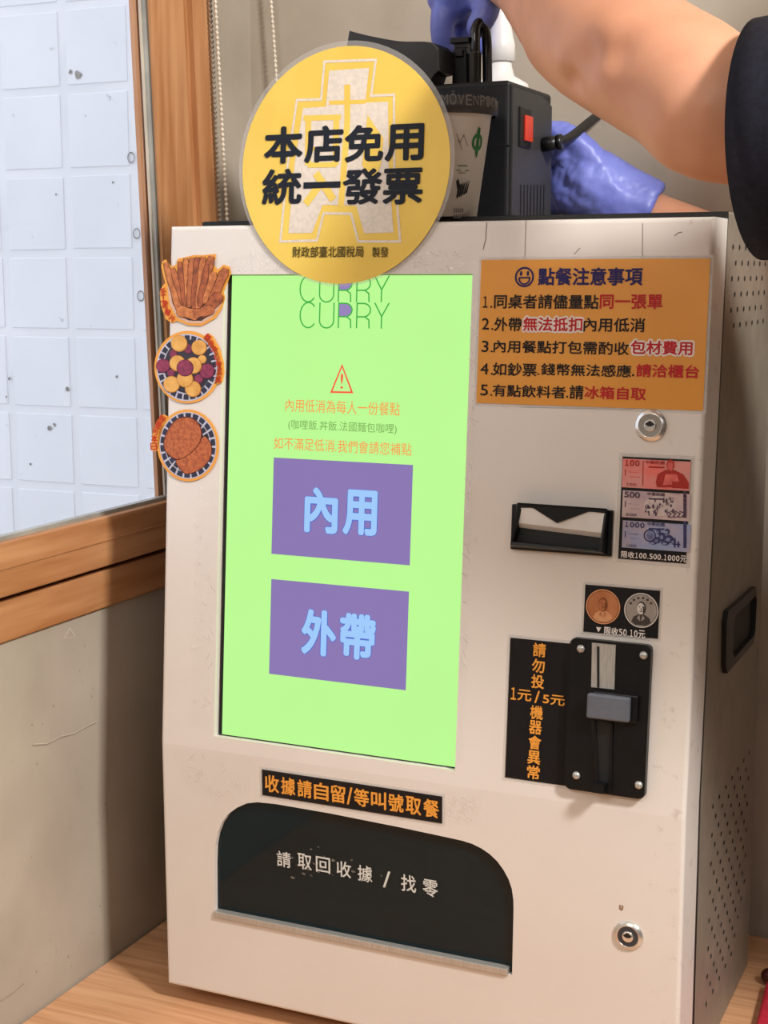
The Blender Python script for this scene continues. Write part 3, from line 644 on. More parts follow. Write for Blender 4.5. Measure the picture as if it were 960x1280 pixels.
# banknote sticker
nk = mat('black_card', (24, 22, 25), (19, 18, 21), rough=.35, scale=30, spec=.3)
def bill_draw(q):
    def P(X, Y): return on(UP, 620+X*.3542, 500+Y*.3542)
    def tx(body, X0, Y0, X1, Y1, m, bold=.01, h=.0014):
        (u0, v1), (u1, v0) = P(X0, Y0), P(X1, Y1); q.text(UP, body, u0, v0, u1, v1, h, m, bold)
    rows = [(206, 312, (226, 112, 102), (208, 142, 134), (168, 52, 46), '100', '100'), (318, 419, (196, 172, 168), (176, 152, 160), (84, 66, 84), '500', '500'), (424, 528, (140, 152, 188), (168, 156, 172), (62, 62, 104), '1000', '1000')]
    for k, (y0, y1, c1, c2, c3, n1, n2) in enumerate(rows):
        m1 = mat('note_paper_%d' % k, c1, c2, rough=.4, scale=70, detail=2); m3 = ink('note_ink_%d' % k, c3); m4 = mat('note_tone_%d' % k, tuple(int((a+2*b_)/3) for a, b_ in zip(c1, c3)), c1, rough=.4, scale=160)
        (u0, v1), (u1, v0) = P(449, y0), P(684, y1+9); q.rect(UP, u0, v0, u1, v1, .0010, m1)
        x1 = 452+15*len(n1)
        tx(n1, 455, y0+4, 455+18*len(n1), y0+28, m3, .03); tx(n2, 460, y1-20, 497, y1-9, m3, .02)
        tx('中華民國', 536 - (0 if k else 8), y0+6, 596+(0 if k else 0), y0+22, m3, .012)
        q.stroke(UP, [P(470, y0+48), P(505, y0+50)], .0006, .0012, m4); q.stroke(UP, [P(475, y0+64), P(510, y0+66)], .0006, .0012, m4)
        q.stroke(UP, [P(540, y0+30), P(596, y0+32)], .0012, .0012, m3); q.stroke(UP, [P(612, y0+12), P(650, y0+13)], .0005, .0012, m4)
        q.stroke(UP, [P(458, y0+38), P(458, y0+60)], .0007, .0012, m3)
        if k == 0:                                     # a seated bust
            q.ell(UP, *P(617, 230), .0030, .0042, .0012, m3, n=18); q.ell(UP, *P(617, 233), .0021, .0034, .0013, m4, n=18)
            q.poly(UP, [P(*a) for a in ((565, 290), (572, 262), (598, 246), (632, 247), (662, 262), (678, 285), (676, 308), (570, 308))], .00125, m3); q.poly(UP, [P(*a) for a in ((600, 262), (640, 262), (650, 296), (590, 300))], .0013, m4)
            q.stroke(UP, [P(521, 214), P(519, 304)], .0006, .0012, m3)
            q.rect(UP, *P(622, 310), *P(682, 290), .00132, m3)
        elif k == 1:                                   # a crowd in relief
            q.ell(UP, *P(580, 374), .0116, .0074, .00115, mat('note_pale', (206, 190, 184), (186, 170, 168), rough=.4, scale=90), n=30)
            for i in range(44):
                a, c = P(530+random.uniform(0, 98), 346+random.uniform(0, 56)); q.ell(UP, a, c, random.uniform(.0004, .0009), random.uniform(.0008, .0019), .0012+i*.00001, m3 if i % 3 else m4, n=9, a0=random.random())
            for i in range(4): a, c = P(610+i*16, 402); q.stroke(UP, [(a-.002, c+.002), (a+.002, c+.0005), (a, c-.002), (a+.0026, c-.0022)], .0007, .0014, m3)
        else:                                          # children round a globe
            q.ring(UP, *P(544, 478), .0036, .0046, .0012, m3, 20); q.ell(UP, *P(545, 478), .0026, .0032, .0012, m4, n=18)
            for X, Y, rx, ry in ((575, 464, .0017, .0021), (588, 482, .0026, .0032), (606, 464, .0018, .0022), (612, 490, .0032, .0030), (570, 494, .0028, .0024), (628, 498, .0018, .0026), (556, 502, .0030, .0016), (598, 504, .0030, .0018)):
                q.ell(UP, *P(X, Y), rx, ry, .0013, m3, n=14); q.ell(UP, P(X, Y)[0]-.0006, P(X, Y)[1]-.0005, rx*.55, ry*.5, .0014, m4, n=12)
            q.stroke(UP, [P(632, 498), P(632, 520)], .0012, .0014, m3); q.stroke(UP, [P(645, 498), P(645, 520)], .0012, .0014, m3); q.stroke(UP, [P(628, 508), P(652, 510)], .001, .0014, m3)
        if k: 
            for i in range(6): q.rect(UP, *P(662, y0+13+i*15+9), *P(674, y0+5+i*15), .0013, m3)
    tx('限收100.500.1000元', 443, 532, 675, 573, ink('white', (236, 226, 220)), .018)
notice('banknote_sticker', 'black edged sticker picturing red grey and blue banknotes right of the note slot', 'sticker', UP, .3915, .1872, .4415, .2622, nk, bill_draw, .0028)

# coin sticker
def coin_draw(q):
    def P(X, Y): return on(UP, 620+X*.3542, 500+Y*.3542)
    cop = mat('copper_print', (196, 128, 82), (172, 104, 62), rough=.4, scale=60, detail=2); cop_d = ink('copper_dark', (128, 74, 44)); cop_l = ink('copper_light', (218, 158, 112))
    sil = mat('silver_print', (176, 168, 160), (150, 142, 134), rough=.4, scale=60, detail=2); sil_d = ink('silver_dark', (72, 66, 62)); sil_l = ink('silver_light', (218, 212, 204))
    for (X, Y), R_, m, d, l in (((379, 729), 63, cop, cop_d, cop_l), ((514, 742), 62, sil, sil_d, sil_l)):
        u, v = P(X, Y); r = R_*.3542*.000585
        q.ell(UP, u, v, r, r, .0010, m); q.ring(UP, u, v, r*.93, r*.99, .0012, l); q.ring(UP, u, v, r*.89, r*.92, .0012, d)
        q.poly(UP, [(u+a*r, v+c*r) for a, c in ((-.55, -.66), (-.42, -.38), (-.12, -.22), (.22, -.24), (.5, -.42), (.58, -.66), (.3, -.84), (-.3, -.84))], .0012, d if m is sil else l)
        q.ell(UP, u, v+.12*r, .27*r, .40*r, .00125, d, n=24); q.ell(UP, u-.03*r, v+.10*r, .22*r, .33*r, .0013, l if m is sil else m, n=24)
        for a, c, w_, h_ in ((-.1, .2, .05, .03), (.08, .2, .05, .03), (0, -.06, .09, .025), (0, .07, .025, .08), (.14, .05, .05, .2)): q.ell(UP, u+a*r, v+c*r, w_*r, h_*r, .0014, d, n=12)
        for a in (-.09, .09): q.poly(UP, [(u+a*r, v-.25*r), (u+a*2.6*r, v-.45*r), (u+a*.3*r, v-.62*r)], .0014, m)
        if m is sil:
            for i in range(6):
                a = math.radians(150-i*22); q.rect(UP, u+.72*r*math.cos(a)-.07*r, v+.72*r*math.sin(a)-.06*r, u+.72*r*math.cos(a)+.07*r, v+.72*r*math.sin(a)+.06*r, .0013, d)
    w_ = ink('white', (236, 226, 220))
    q.poly(UP, [P(355, 800), P(373, 802), P(363, 819)], .0012, w_)
    (u0, v1), (u1, v0) = P(383, 799), P(528, 842); q.text(UP, '限收50.10元', u0, v0, u1, v1, .0012, w_, .018)
notice('coin_sticker', 'black sticker picturing a copper coin and a silver coin above the coin plate', 'sticker', UP, .3675, .1308, .4237, .1660, nk, coin_draw, .002)

# vertical black warning
amber = ink('amber', (236, 160, 66))
def warn_draw(q):
    def P(X, Y): return on(UP, 610+X*.3646, 720+Y*.3646)
    for ch, X, Y in (('請', 178, 253), ('勿', 174, 307), ('投', 172, 361), ('機', 168, 467), ('器', 164, 518), ('會', 162, 570), ('異', 159, 621), ('常', 157, 672)):
        u, v = P(X, Y); q.text(UP, ch, u-.0051, v-.0053, u+.0051, v+.0053, .0011, amber, .022)
    for tx_, X0, X1, Y in (('1', 81, 97, 402), ('元', 103, 150, 408), ('/', 162, 178, 414), ('5元', 190, 264, 424)):
        (u0, v1), (u1, v0) = P(X0, Y-22), P(X1, Y+22); q.text(UP, tx_, u0, v0, u1, v1, .0011, amber, .022)
notice('warning_label', 'tall black label with amber vertical writing left of the coin plate', 'label', UP, .3105, .0125, .3594, .1206, nk, warn_draw, .0024)
# receipt strip
def rec_draw(q):
    s0, s1 = on(LO, 332, 982), on(LO, 551, 1014)
    txt = '收據請自留/等叫號取餐'; W_ = [1, 1, 1, 1, 1, .38, 1, 1, 1, 1, 1]; tot = sum(W_); x = .1003; k = (.2575-.1003)/tot
    for ch, w_ in zip(txt, W_):
        q.text(LO, ch, x+k*w_*.06, .2072, x+k*w_*.94, .2220, .0011, amber, .022); x += k*w_
notice('receipt_label', 'long black label with amber writing above the dark receipt flap', 'label', LO, .0985, .2035, .2590, .2255, nk, rec_draw, .0024)

# three food stickers
def c6(fr, X, Y): return on(fr, 170+X/4, 300+Y/4)
fo_ = mat('sticker_orange', (232, 160, 58), (226, 150, 50), rough=.4, scale=30); fo_r = ink('sticker_red', (196, 56, 30))
dkplate = mat('plate_dark', (44, 34, 46), (28, 24, 40), rough=.4, scale=40); latt = ink('plate_line', (196, 192, 206)); cell = mat('plate_cell', (34, 36, 66), (26, 26, 46), rough=.4, scale=60)
FS = Frame(UP(0, 0, .0006), UP.u, UP.v)
def pell(q, X, Y, rx, ry, h, m, base=None, n=48):
    u, v = c6(FS, X, Y); ru = (c6(FS, X+rx, Y)[0]-c6(FS, X-rx, Y)[0])/2; rv = (c6(FS, X, Y-ry)[1]-c6(FS, X, Y+ry)[1])/2
    q.ell(FS, u, v, ru, rv, h, m, base, n); return u, v, ru, rv
def tabtext(q, chars, pts, size, rots):
    for ch, (X, Y), a in zip(chars, pts, rots):
        u, v = c6(FS, X, Y); q.text(FS, ch, u-size, v-size, u+size, v+size, .0012, fo_r, .02, math.radians(a))
# sticks
q = MB()
out = [(127, 130), (135, 107), (150, 98), (165, 118), (178, 132), (203, 124), (210, 95), (290, 76), (340, 76), (400, 70), (398, 95), (385, 120), (410, 148), (440, 123), (468, 133), (476, 165), (440, 262), (447, 292), (430, 345), (398, 392), (330, 430), (262, 426), (208, 404), (182, 416), (150, 395), (127, 330), (120, 262), (132, 234), (148, 215)]
q.poly(FS, [c6(FS, *p_) for p_ in out], .0006, fo_, 0)
q.poly(FS, [c6(FS, *p_) for p_ in ((160, 235), (170, 320), (205, 385), (262, 415), (330, 418), (390, 382), (430, 320), (420, 250), (300, 210))], .0008, ink('bowl_cream', (216, 176, 150)))
q.poly(FS, [c6(FS, *p_) for p_ in ((172, 235), (185, 315), (215, 375), (265, 402), (330, 405), (385, 365), (420, 310), (410, 250), (300, 200))], .0009, mat('bowl_dark', (84, 40, 26), (60, 28, 20), rough=.5, scale=50))  # dark inside of the printed bowl
stick_m = [mat('crust_%d' % i, c1, c2, rough=.45, scale=220, detail=5) for i, (c1, c2) in enumerate((((206, 126, 66), (164, 88, 40)), ((190, 106, 54), (146, 76, 36)), ((176, 90, 44), (120, 58, 28)))) ]
dk_in = ink('crust_gap', (96, 48, 26))
for i, (x0, y0, x1, y1, w0) in enumerate(((150, 112, 225, 372, 15), (185, 140, 245, 330, 15), (222, 108, 248, 330, 13), (252, 92, 268, 335, 14), (285, 88, 270, 330, 15), (312, 86, 292, 345, 15), (340, 84, 312, 350, 16), (382, 82, 330, 300, 18), (360, 120, 322, 335, 14), (395, 160, 350, 320, 18), (455, 142, 372, 330, 20), (430, 270, 330, 378, 26), (210, 350, 320, 380, 24), (290, 372, 395, 345, 22))):
    n = 7; d = Vector((x1-x0, y1-y0)); nn = Vector((-d.y, d.x)).normalized(); A, B = [], []
    for j in range(n+1):
        t = j/n; w_ = w0*(1 if 0 < j < n else .55)*random.uniform(.85, 1.15); c = Vector((x0, y0))+d*t; A.append(c+nn*w_); B.append(c-nn*w_)
    L_ = [c6(FS, *p_) for p_ in A+B[::-1]]
    q.poly(FS, [c6(FS, *(p_*1.0)) for p_ in [a+nn*3 for a in A]+[b_-nn*3 for b_ in B[::-1]]], .00095+i*.00004, dk_in); q.poly(FS, L_, .00097+i*.00004, stick_m[i % 3])
tabtext(q, '手工黑輪片', ((140, 258), (141, 290), (149, 325), (163, 360), (184, 392)), .0030, (12, 5, -10, -22, -38))
tag(q.build('food_sticker', fix=False), 'topmost of three food stickers, a bowl of brown fried sticks', 'sticker', 'food stickers down the left edge of the screen')
# sweet potato balls
q = MB()
pell(q, 258, 636, 166, 181, .0006, fo_, 0, 60)
q.poly(FS, [c6(FS, *p_) for p_ in ((340, 480), (362, 466), (385, 480), (420, 540), (440, 610), (444, 660), (434, 712), (412, 722), (385, 720), (370, 640))], .0006, fo_, 0)
u, v, RX, RY = pell(q, 256, 638, 152, 168, .0008, latt, None, 60)
def cells(q, u, v, RX, RY, rows, n, h):
    for (r0, r1) in rows:
        for i in range(n):
            a0, a1 = 2*math.pi*(i+.12)/n, 2*math.pi*(i+.88)/n
            q.poly(FS, [(u+RX*r0*math.cos(a0), v+RY*r0*math.sin(a0)), (u+RX*r1*math.cos(a0), v+RY*r1*math.sin(a0)), (u+RX*r1*math.cos((a0+a1)/2), v+RY*r1*math.sin((a0+a1)/2)), (u+RX*r1*math.cos(a1), v+RY*r1*math.sin(a1)), (u+RX*r0*math.cos(a1), v+RY*r0*math.sin(a1))], h, cell)
cells(q, u, v, RX, RY, ((.80, .96),), 26, .0009)
q.ell(FS, u+.001, v+.001, RX*.78, RY*.80, .00095, dkplate, n=50)
yb = mat('potato_yellow', (226, 172, 88), (206, 146, 62), rough=.4, scale=120); yb_d = ink('potato_edge', (180, 118, 48)); pb = mat('potato_purple', (146, 44, 78), (110, 30, 62), rough=.45, scale=260); pb_d = ink('purple_edge', (84, 22, 50))
for i, (X, Y, r, k) in enumerate(((265, 545, 24, 1), (190, 570, 20, 1), (335, 597, 22, 0), (180, 668, 20, 1), (318, 695, 24, 1), (140, 629, 37, 1), (360, 656, 40, 1), (220, 518, 43, 0), (320, 538, 40, 0), (212, 617, 42, 0), (292, 628, 43, 0), (183, 722, 43, 0), (290, 745, 42, 0), (250, 696, 43, 0), (250, 640, 44, 1))):
    pell(q, X, Y, r*.97, r*.97, .0010+i*.00004, (yb_d, pb_d)[k], None, 24); pell(q, X-1.5, Y-1.5, r*.90, r*.90, .00102+i*.00004, (yb, pb)[k], None, 24)
tabtext(q, '雙色夾心地瓜球', ((362, 488), (380, 518), (396, 548), (408, 582), (416, 620), (421, 658), (416, 698)), .0030, (-40, -32, -24, -15, -8, 0, 8))
tag(q.build('food_sticker', fix=False), 'middle of three food stickers, yellow and purple balls on a dark plate', 'sticker', 'food stickers down the left edge of the screen')
# croquettes
q = MB()
pell(q, 260, 1027, 154, 180, .0006, fo_, 0, 60)
q.poly(FS, [c6(FS, *p_) for p_ in ((78, 1045), (82, 985), (98, 925), (122, 880), (140, 872), (160, 882), (130, 960), (110, 1052), (90, 1058))], .0006, fo_, 0)
u, v, RX, RY = pell(q, 261, 1027, 142, 167, .0008, latt, None, 60); cells(q, u, v, RX, RY, ((.82, .97), (.64, .79)), 22, .0009)
cro = mat('croquette_crust', (192, 104, 54), (150, 70, 32), rough=.5, scale=420, detail=6); cro_d = ink('croquette_gap', (92, 40, 22))
q.ell(FS, u, v, RX*.62, RY*.66, .00095, dkplate, n=40)
B1 = [(228, 1148), (205, 1110), (222, 1085), (280, 1062), (325, 1000), (350, 985), (378, 1030), (372, 1090), (330, 1140), (262, 1168)]
B2 = [(145, 1010), (160, 960), (200, 905), (245, 888), (292, 898), (322, 935), (328, 985), (305, 1035), (255, 1078), (212, 1095), (172, 1075), (148, 1045)]
for k, B_ in enumerate((B1, B2)):
    S_ = spline([Vector((x, y)) for x, y in B_]+[Vector(B_[0])], 4)[:-1]
    cx = sum(p_.x for p_ in S_)/len(S_); cy2 = sum(p_.y for p_ in S_)/len(S_)
    q.poly(FS, [c6(FS, cx+(p_.x-cx)*1.05, cy2+(p_.y-cy2)*1.05) for p_ in S_], .0010+k*.0001, cro_d); q.poly(FS, [c6(FS, p_.x, p_.y) for p_ in S_], .00104+k*.0001, cro)
tabtext(q, '日本可樂餅', ((92, 1032), (95, 992), (102, 955), (116, 922), (134, 893)), .0032, (6, -2, -12, -22, -35))
tag(q.build('food_sticker', fix=False), 'lowest of three food stickers, two breaded croquettes on a lattice plate', 'sticker', 'food stickers down the left edge of the screen')

# clear tape round the screen
tape = film('clear_tape', (1, 1, 1), .025, 1.0, 45, .10, .0)
crease_m = film('tape_crease_glint', (1, 1, 1), .35, .3, 80, .2, .35); crease_d = film('tape_fold', (.90, .88, .86), .15, .3, 80, .2, .05)  # whitish strokes paint the sparkle of the crinkles onto the tape
def tape_piece(label, fr, px, group='clear tape round the screen', creases=26):
    P = pxs(fr, px); q = MB(); k = q.mi(tape)
    # a crumpled sheet: bilinear grid with small wrinkles
    n = 14; G = []
    for i in range(n+1):
        row = []
        for j in range(n+1):
            s_, t_ = i/n, j/n
            a = (Vector(P[0])*(1-s_)+Vector(P[1])*s_)*(1-t_)+(Vector(P[3])*(1-s_)+Vector(P[2])*s_)*t_
            row.append(q.bm.verts.new(fr(a.x, a.y, .0004+random.uniform(0, .0009))))
        G.append(row)
    for i in range(n):
        for j in range(n): f = q.bm.faces.new((G[i][j], G[i+1][j], G[i+1][j+1], G[i][j+1])); f.smooth = False
    if creases:
        for i in range(creases):
            s_, t_ = random.uniform(.08, .92), random.uniform(.08, .9); a = random.gauss(2.2, .6); L_ = random.uniform(.002, .010); pts = []
            for j in range(5):
                c = (Vector(P[0])*(1-s_)+Vector(P[1])*s_)*(1-t_)+(Vector(P[3])*(1-s_)+Vector(P[2])*s_)*t_
                pts.append((c.x+math.cos(a)*L_*(j/4-.5)+random.uniform(-.0006, .0006), c.y+math.sin(a)*L_*(j/4-.5)+random.uniform(-.0006, .0006)))
            q.stroke(fr, pts, random.uniform(.00015, .0006), .0016, crease_m if random.random() < .75 else crease_d)
    o = q.build('clear_tape', fix=False); tag(o, label, 'tape', group); return o
tape_piece('crinkled clear tape below the lower left screen corner', LO, [(214, 936), (330, 945), (300, 1006), (236, 990)])
tape_piece('crinkled clear tape below the lower right screen corner', LO, [(556, 985), (606, 994), (597, 1032), (556, 1028)])
tape_piece('clear tape between the top of the screen and the yellow notice', UP, [(286, 322), (352, 312), (380, 341), (286, 341)])
tape_piece('clear tape beside the screen top next to the orange notice', UP, [(505, 318), (594, 308), (592, 340), (470, 342)])
tape_piece('long clear tape strip down the left edge of the screen', UP, [(245, 610), (274, 608), (266, 918), (240, 905)])
tape_piece('clear tape strip down the right edge of the screen', UP, [(592, 345), (600, 345), (580, 950), (571, 955)])

# ------------------------------------------------------------------ things standing on the machine
TOP = Frame((0, 0, ZT), (1, 0, 0), (0, 1, 0))
def onY(px, py, y):
    d = ray(px, py); return CAM + d*((y-CAM.y)/d.y)
def onX(px, py, x):
    d = ray(px, py); return CAM + d*((x-CAM.x)/d.x)
# receipt printer
PY = .142
pc = onY(637, 98, PY); pxr = pc.x; pzt = pc.z; pyb = onX(690, 115, pxr).y
prt = thing('receipt_printer', 'small black box printer with a red switch on top of the white machine', 'printer', (pxr-.05, PY+.05, ZT))
pm = mat('printer_black_shaded', (20, 21, 24), (16, 17, 20), rough=.42, scale=300, bump=.04, spec=.3); pg = mat('printer_grey', (52, 51, 51), (46, 45, 45), rough=.5, scale=300, bump=.05)  # housing colour deepened to paint in the shade of the arm
b = MB(); b.box(pxr-.075, PY, ZT, pxr, pyb, pzt-.001, pm, .0035, 3)
b.box(pxr-.0755, PY-.0004, ZT+.0585, pxr+.0004, pyb+.0004, ZT+.0592, black_mt)
b.build('housing', prt)
PR = Frame((pxr, 0, 0), (0, 1, 0), (0, 0, 1))
def pr(px, py): d = onX(px, py, pxr); return (d.y, d.z)
b = MB()
(ya, za), (yb_, zb_) = pr(640, 102), pr(688, 266)
b.prism(PR, [(PY+.005, ZT+.003), (pyb-.004, ZT+.003), (pyb-.004, pzt-.012), (pyb-.03, pzt-.006), (PY+.005, pzt-.006)], 0, .0015, pg)
b.build('back_panel', prt)['label'] = 'grey end panel'
b = MB()
for i in range(8):
    y0, z0 = pr(649+i*4.1, 231); b.rect(PR, y0-.0013, ZT+.004, y0+.0013, z0, .0018, black_mt)
b.build('vent', prt, fix=False)
P0 = [pr(648, 135), pr(656, 136), pr(657, 184), pr(650, 183)]
b = MB(); b.fbox(PR, pr(646, 150)[0], pr(650, 184)[1], pr(660, 150)[0], pr(650, 134)[1], .0015, .003, black_pl, .0006); bz = b.build('switch_bezel', prt)
redp = mat('red_plastic', (214, 62, 40), (196, 50, 32), rough=.3, scale=60)
b = MB(); y0, y1, z0, z1 = pr(651.5, 150)[0], pr(660.5, 150)[0], pr(655, 176.5)[1], pr(655, 145)[1]
zm = (z0+z1)/2
for (a, c, h0, h1_) in ((z0, zm, .0062, .0042), (zm, z1, .0042, .0036)):
    b.poly(Frame((0, 0, 0), (0, 1, 0), (0, 0, 1)), [(y0, a), (y1, a), (y1, c), (y0, c)], pxr+.0042, redp, pxr+.002)
b.build('power_switch', prt)['label'] = 'red rocker switch'
pp = onX(678, 180, pxr)
d_ = Vector((1, .25, .12)).normalized()
b = MB(); s0 = Vector((pxr+.0015, pp.y-.004, pp.z-.001))
q0 = s0; q1 = at(697, 178, (s0-CAM).dot(FWD)-.005)
b.tube([q0, q0.lerp(q1, .5), q1], [.0062, .0062, .0058], black_pl, 14)
b.tube([q1, q1+(q1-q0).normalized()*.004], [.0066, .0066], black_pl, 14)
dep = (q1-CAM).dot(FWD)
cab_pts = spline([q1, at(712, 172, dep+.02), at(735, 154, dep+.06), at(765, 128, dep+.12), at(800, 85, dep+.16), at(845, 25, dep+.17), at(872, -15, dep+.17), at(900, -80, dep+.17)], 8)
b.tube(cab_pts, .0042, mat('cable_black', (9, 9, 11), (7, 7, 8), rough=.5), 12)
b.build('power_cable', prt)['label'] = 'black power cable with moulded plug'

# paper cup with dark lid
cpY = .062
ct_r, ct_l = onY(603, 115, cpY), None
cx_ = onY(540, 115, cpY).x; zt_ = onY(603, 118, cpY).z; rt = ct_r.x-cx_ - .003; zrim = onY(600, 138, cpY).z; rb = onY(576, 268, cpY).x-cx_
rt = min(rt, .0445); 
cup = thing('paper_cup', 'white paper cup with a dark lid half hidden behind the yellow notice', 'cup', (cx_, cpY+.03, ZT))
cyy = cpY+.03
cup_w = mat('cup_white', (222, 216, 208), (214, 208, 200), rough=.5, scale=30); lid_g = mat('cup_lid_grey', (50, 48, 49), (43, 42, 42), rough=.45, scale=60)
b = MB(); b.lathe(TOP, cx_, cyy, [(rb-.001, 0), (rb, .0), (rt-.003, zrim-ZT), (rt-.001, zrim-ZT+.001)], cup_w, 48, cap0=True); body = b.build('cup_body', cup)
b = MB(); b.lathe(TOP, cx_, cyy, [(rt+.0005, zrim-ZT-.001), (rt+.002, zrim-ZT), (rt+.0022, zt_-ZT-.001), (rt, zt_-ZT), (rt-.004, zt_-ZT-.003), (.001, zt_-ZT-.003)], lid_g, 48); 
class Cyl:
    def __init__(s, r0, z0, r1, z1): s.r0, s.z0, s.r1, s.z1 = r0, z0, r1, z1
    def __call__(s, a, z, h=0):
        t = (z-s.z0)/(s.z1-s.z0); r = s.r0+(s.r1-s.r0)*t+h
        return Vector((cx_+r*math.sin(a), cyy-r*math.cos(a), z))
CY = Cyl(rt+.0021, zrim, rt+.0023, zt_)
lid_t = ink('lid_text', (112, 108, 106))
aa = [.35+.155*i for i in range(9)]
for ch, a in zip('MÖVENPICK', aa): b.text(CY, ch, a-.062, zrim+.0045, a+.062, zrim+(.0125 if ch != 'Ö' else .0150), .0003, lid_t, .0)
b.build('cup_lid', cup, fix=False)['label'] = 'dark grey lid with embossed letters'
CB = Cyl(rb, ZT, rt-.003, zrim)
b = MB(); grn = ink('cup_green', (40, 112, 66)); ck = ink('cup_black', (34, 32, 32)); cgy = ink('cup_grey', (128, 124, 120))
gz = onY(583, 176, cpY).z; ga = 1.22
b.ring(CB, ga, gz, .0042/.036, .0066/.036, .0004, grn, 24, .036)
for k in range(3):
    a = 2*math.pi*k/3+.5; b.stroke(CB, [(ga+.055*math.cos(a), gz+.002*math.sin(a)), (ga+.055*math.cos(a+1.6), gz+.002*math.sin(a+1.6))], .02, .0004, grn)
b.stroke(CB, [(.62, gz+.006), (.72, gz-.001), (.80, gz+.005), (.92, gz-.003)], .0012, .0004, cgy); b.stroke(CB, [(.66, gz+.002), (.78, gz-.006)], .0012, .0004, cgy)
for i, (a0, a1, dz) in enumerate(((.7, .95, -.018), (.66, 1.02, -.0215), (.7, .92, -.0235))): b.stroke(CB, [(a0, gz+dz), (a1, gz+dz)], .0006, .0004, grn if i < 2 else cgy)
wz = onY(571, 236, cpY).z
for k in range(5): a = .68+k*.07; b.poly(CB, [(a, wz-.006+k*.0008), (a+.05, wz-.007+k*.001), (a+.12, wz+.004+k*.001), (a+.06, wz+.0035)], .0004+k*.00005, ck)
b.poly(CB, [(.66, wz+.006), (.72, wz+.008), (.78, wz+.003), (.70, wz)], .0005, ck)
for z_, n_ in ((wz-.016, 5), (wz-.0205, 6)):
    for k in range(n_): b.rect(CB, .62+k*.07, z_-.0016, .62+k*.07+.04, z_+.0016, .0004, cgy)
b.build('cup_print', body, fix=False)

# saddle shaped black holder behind the yellow notice
hy0, hy1 = .142, .172
b = MB(); HF = Frame((0, hy0, 0), (1, 0, 0), (0, 0, 1))
def hp(px, py): q_ = onY(px, py, hy0); return (q_.x, q_.z)
topc = spline([Vector(hp(*q_)) for q_ in ((436, 38), (448, 41.5), (470, 46.5), (500, 51.5), (530, 52), (543, 54))], 5)
prof = [(p_.x, p_.y) for p_ in topc]+[hp(549, 60), hp(550, 89), hp(541, 91), hp(538, 100), hp(526, 130)]
prof += [(prof[-1][0], ZT), (hp(440, 100)[0], ZT), hp(432, 62)]
HF2 = Frame((0, hy1, 0), (1, 0, 0), (0, 0, 1))
b.prism(HF2, prof, 0, hy1-hy0, mat('holder_black', (34, 33, 34), (28, 27, 28), rough=.35, scale=200), .0015, 3)
tag(b.build('plastic_holder'), 'black plastic holder with a curved top edge rising behind the round yellow notice', 'holder')

# looped cable with flat plug on the printer
lc = thing('looped_cable', 'thick black cable bent in a loop beside its flat plug on the printer', 'cable', (pxr-.06, .17, pzt))
LY = .185
b = MB(); LP = Frame((0, LY, 0), (1, 0, 0), (0, 0, 1)); hp2 = lambda px, py: (onY(px, py, LY).x, onY(px, py, LY).z)
zbot = pzt-.001
pl = [hp2(570.5, 66), hp2(573, 62), hp2(588, 61), hp2(589, 104), hp2(570, 104)]
pl[3] = (pl[3][0], zbot); pl[4] = (pl[4][0], zbot)
b.prism(LP, pl, -.008, .010, black_pl, .0012)
b.fbox(LP, hp2(568.5, 55)[0], hp2(570, 57)[1], hp2(592, 55)[0], hp2(570, 49.5)[1], -.009, .0115, black_pl, .0008)
b.fbox(LP, hp2(573, 55)[0], hp2(570, 62)[1], hp2(589, 55)[0], hp2(570, 56)[1], -.006, .009, black_pl)
b.fbox(LP, hp2(575, 73)[0], hp2(570, 74)[1], hp2(585, 73)[0], hp2(570, 65)[1], .010, .0125, black_pl, .0008)
b.build('plug', lc)['label'] = 'flat black plug'
b = MB(); glossy_bk = mat('glossy_cable', (20, 20, 22), (14, 14, 16), rough=.18, scale=60)
L_ = [onY(x, y, LY+dy) for x, y, dy in ((594, 104, -.006), (594, 75, -.006), (594, 50, -.006), (595, 35, -.004), (600, 28, 0), (606, 36, .004), (608.5, 52, .006), (609, 75, .006), (609.5, 103, .006))]
L_[0].z = zbot; L_[-1].z = zbot
b.tube(spline(L_, 7), .0042, glossy_bk, 16)
b.fbox(Frame((0, LY-.006, 0), (1, 0, 0), (0, 0, 1)), hp2(589, 75)[0], zbot, hp2(603, 75)[0], hp2(594, 64)[1], -.006, .0058, glossy_bk, .003, 3)
b.build('cable_loop', lc)['label'] = 'glossy bent cable'

# white spray bottle behind
BY = max(pyb+.03, .262)
bc = onY(625, 60, BY)
bot = thing('spray_bottle', 'white plastic bottle gripped by the upper blue glove behind the printer', 'bottle', (bc.x, BY, ZT))
bw = mat('bottle_white', (232, 228, 224), (224, 220, 216), rough=.3, scale=30)
rz = lambda y: onY(620, y, BY).z-ZT
capr = onY(643, 60, BY).x-bc.x
b = MB(); b.lathe(TOP, bc.x, BY, [(.026, 0), (.028, .002), (.028, rz(118)), (.0255, rz(106)), (capr*.98, rz(96)), (capr*.80, rz(84)), (capr*.78, rz(77))], bw, 40, cap0=True); b.build('bottle_body', bot)
b = MB(); b.lathe(TOP, bc.x, BY, [(capr*.8, rz(78)), (capr, rz(77.5)), (capr*.985, rz(56)), (capr*.80, rz(40)), (capr*.62, rz(24)), (capr*.58, rz(-4)), (capr*.4, rz(-8))], bw, 40, cap0=True); b.build('bottle_cap', bot)

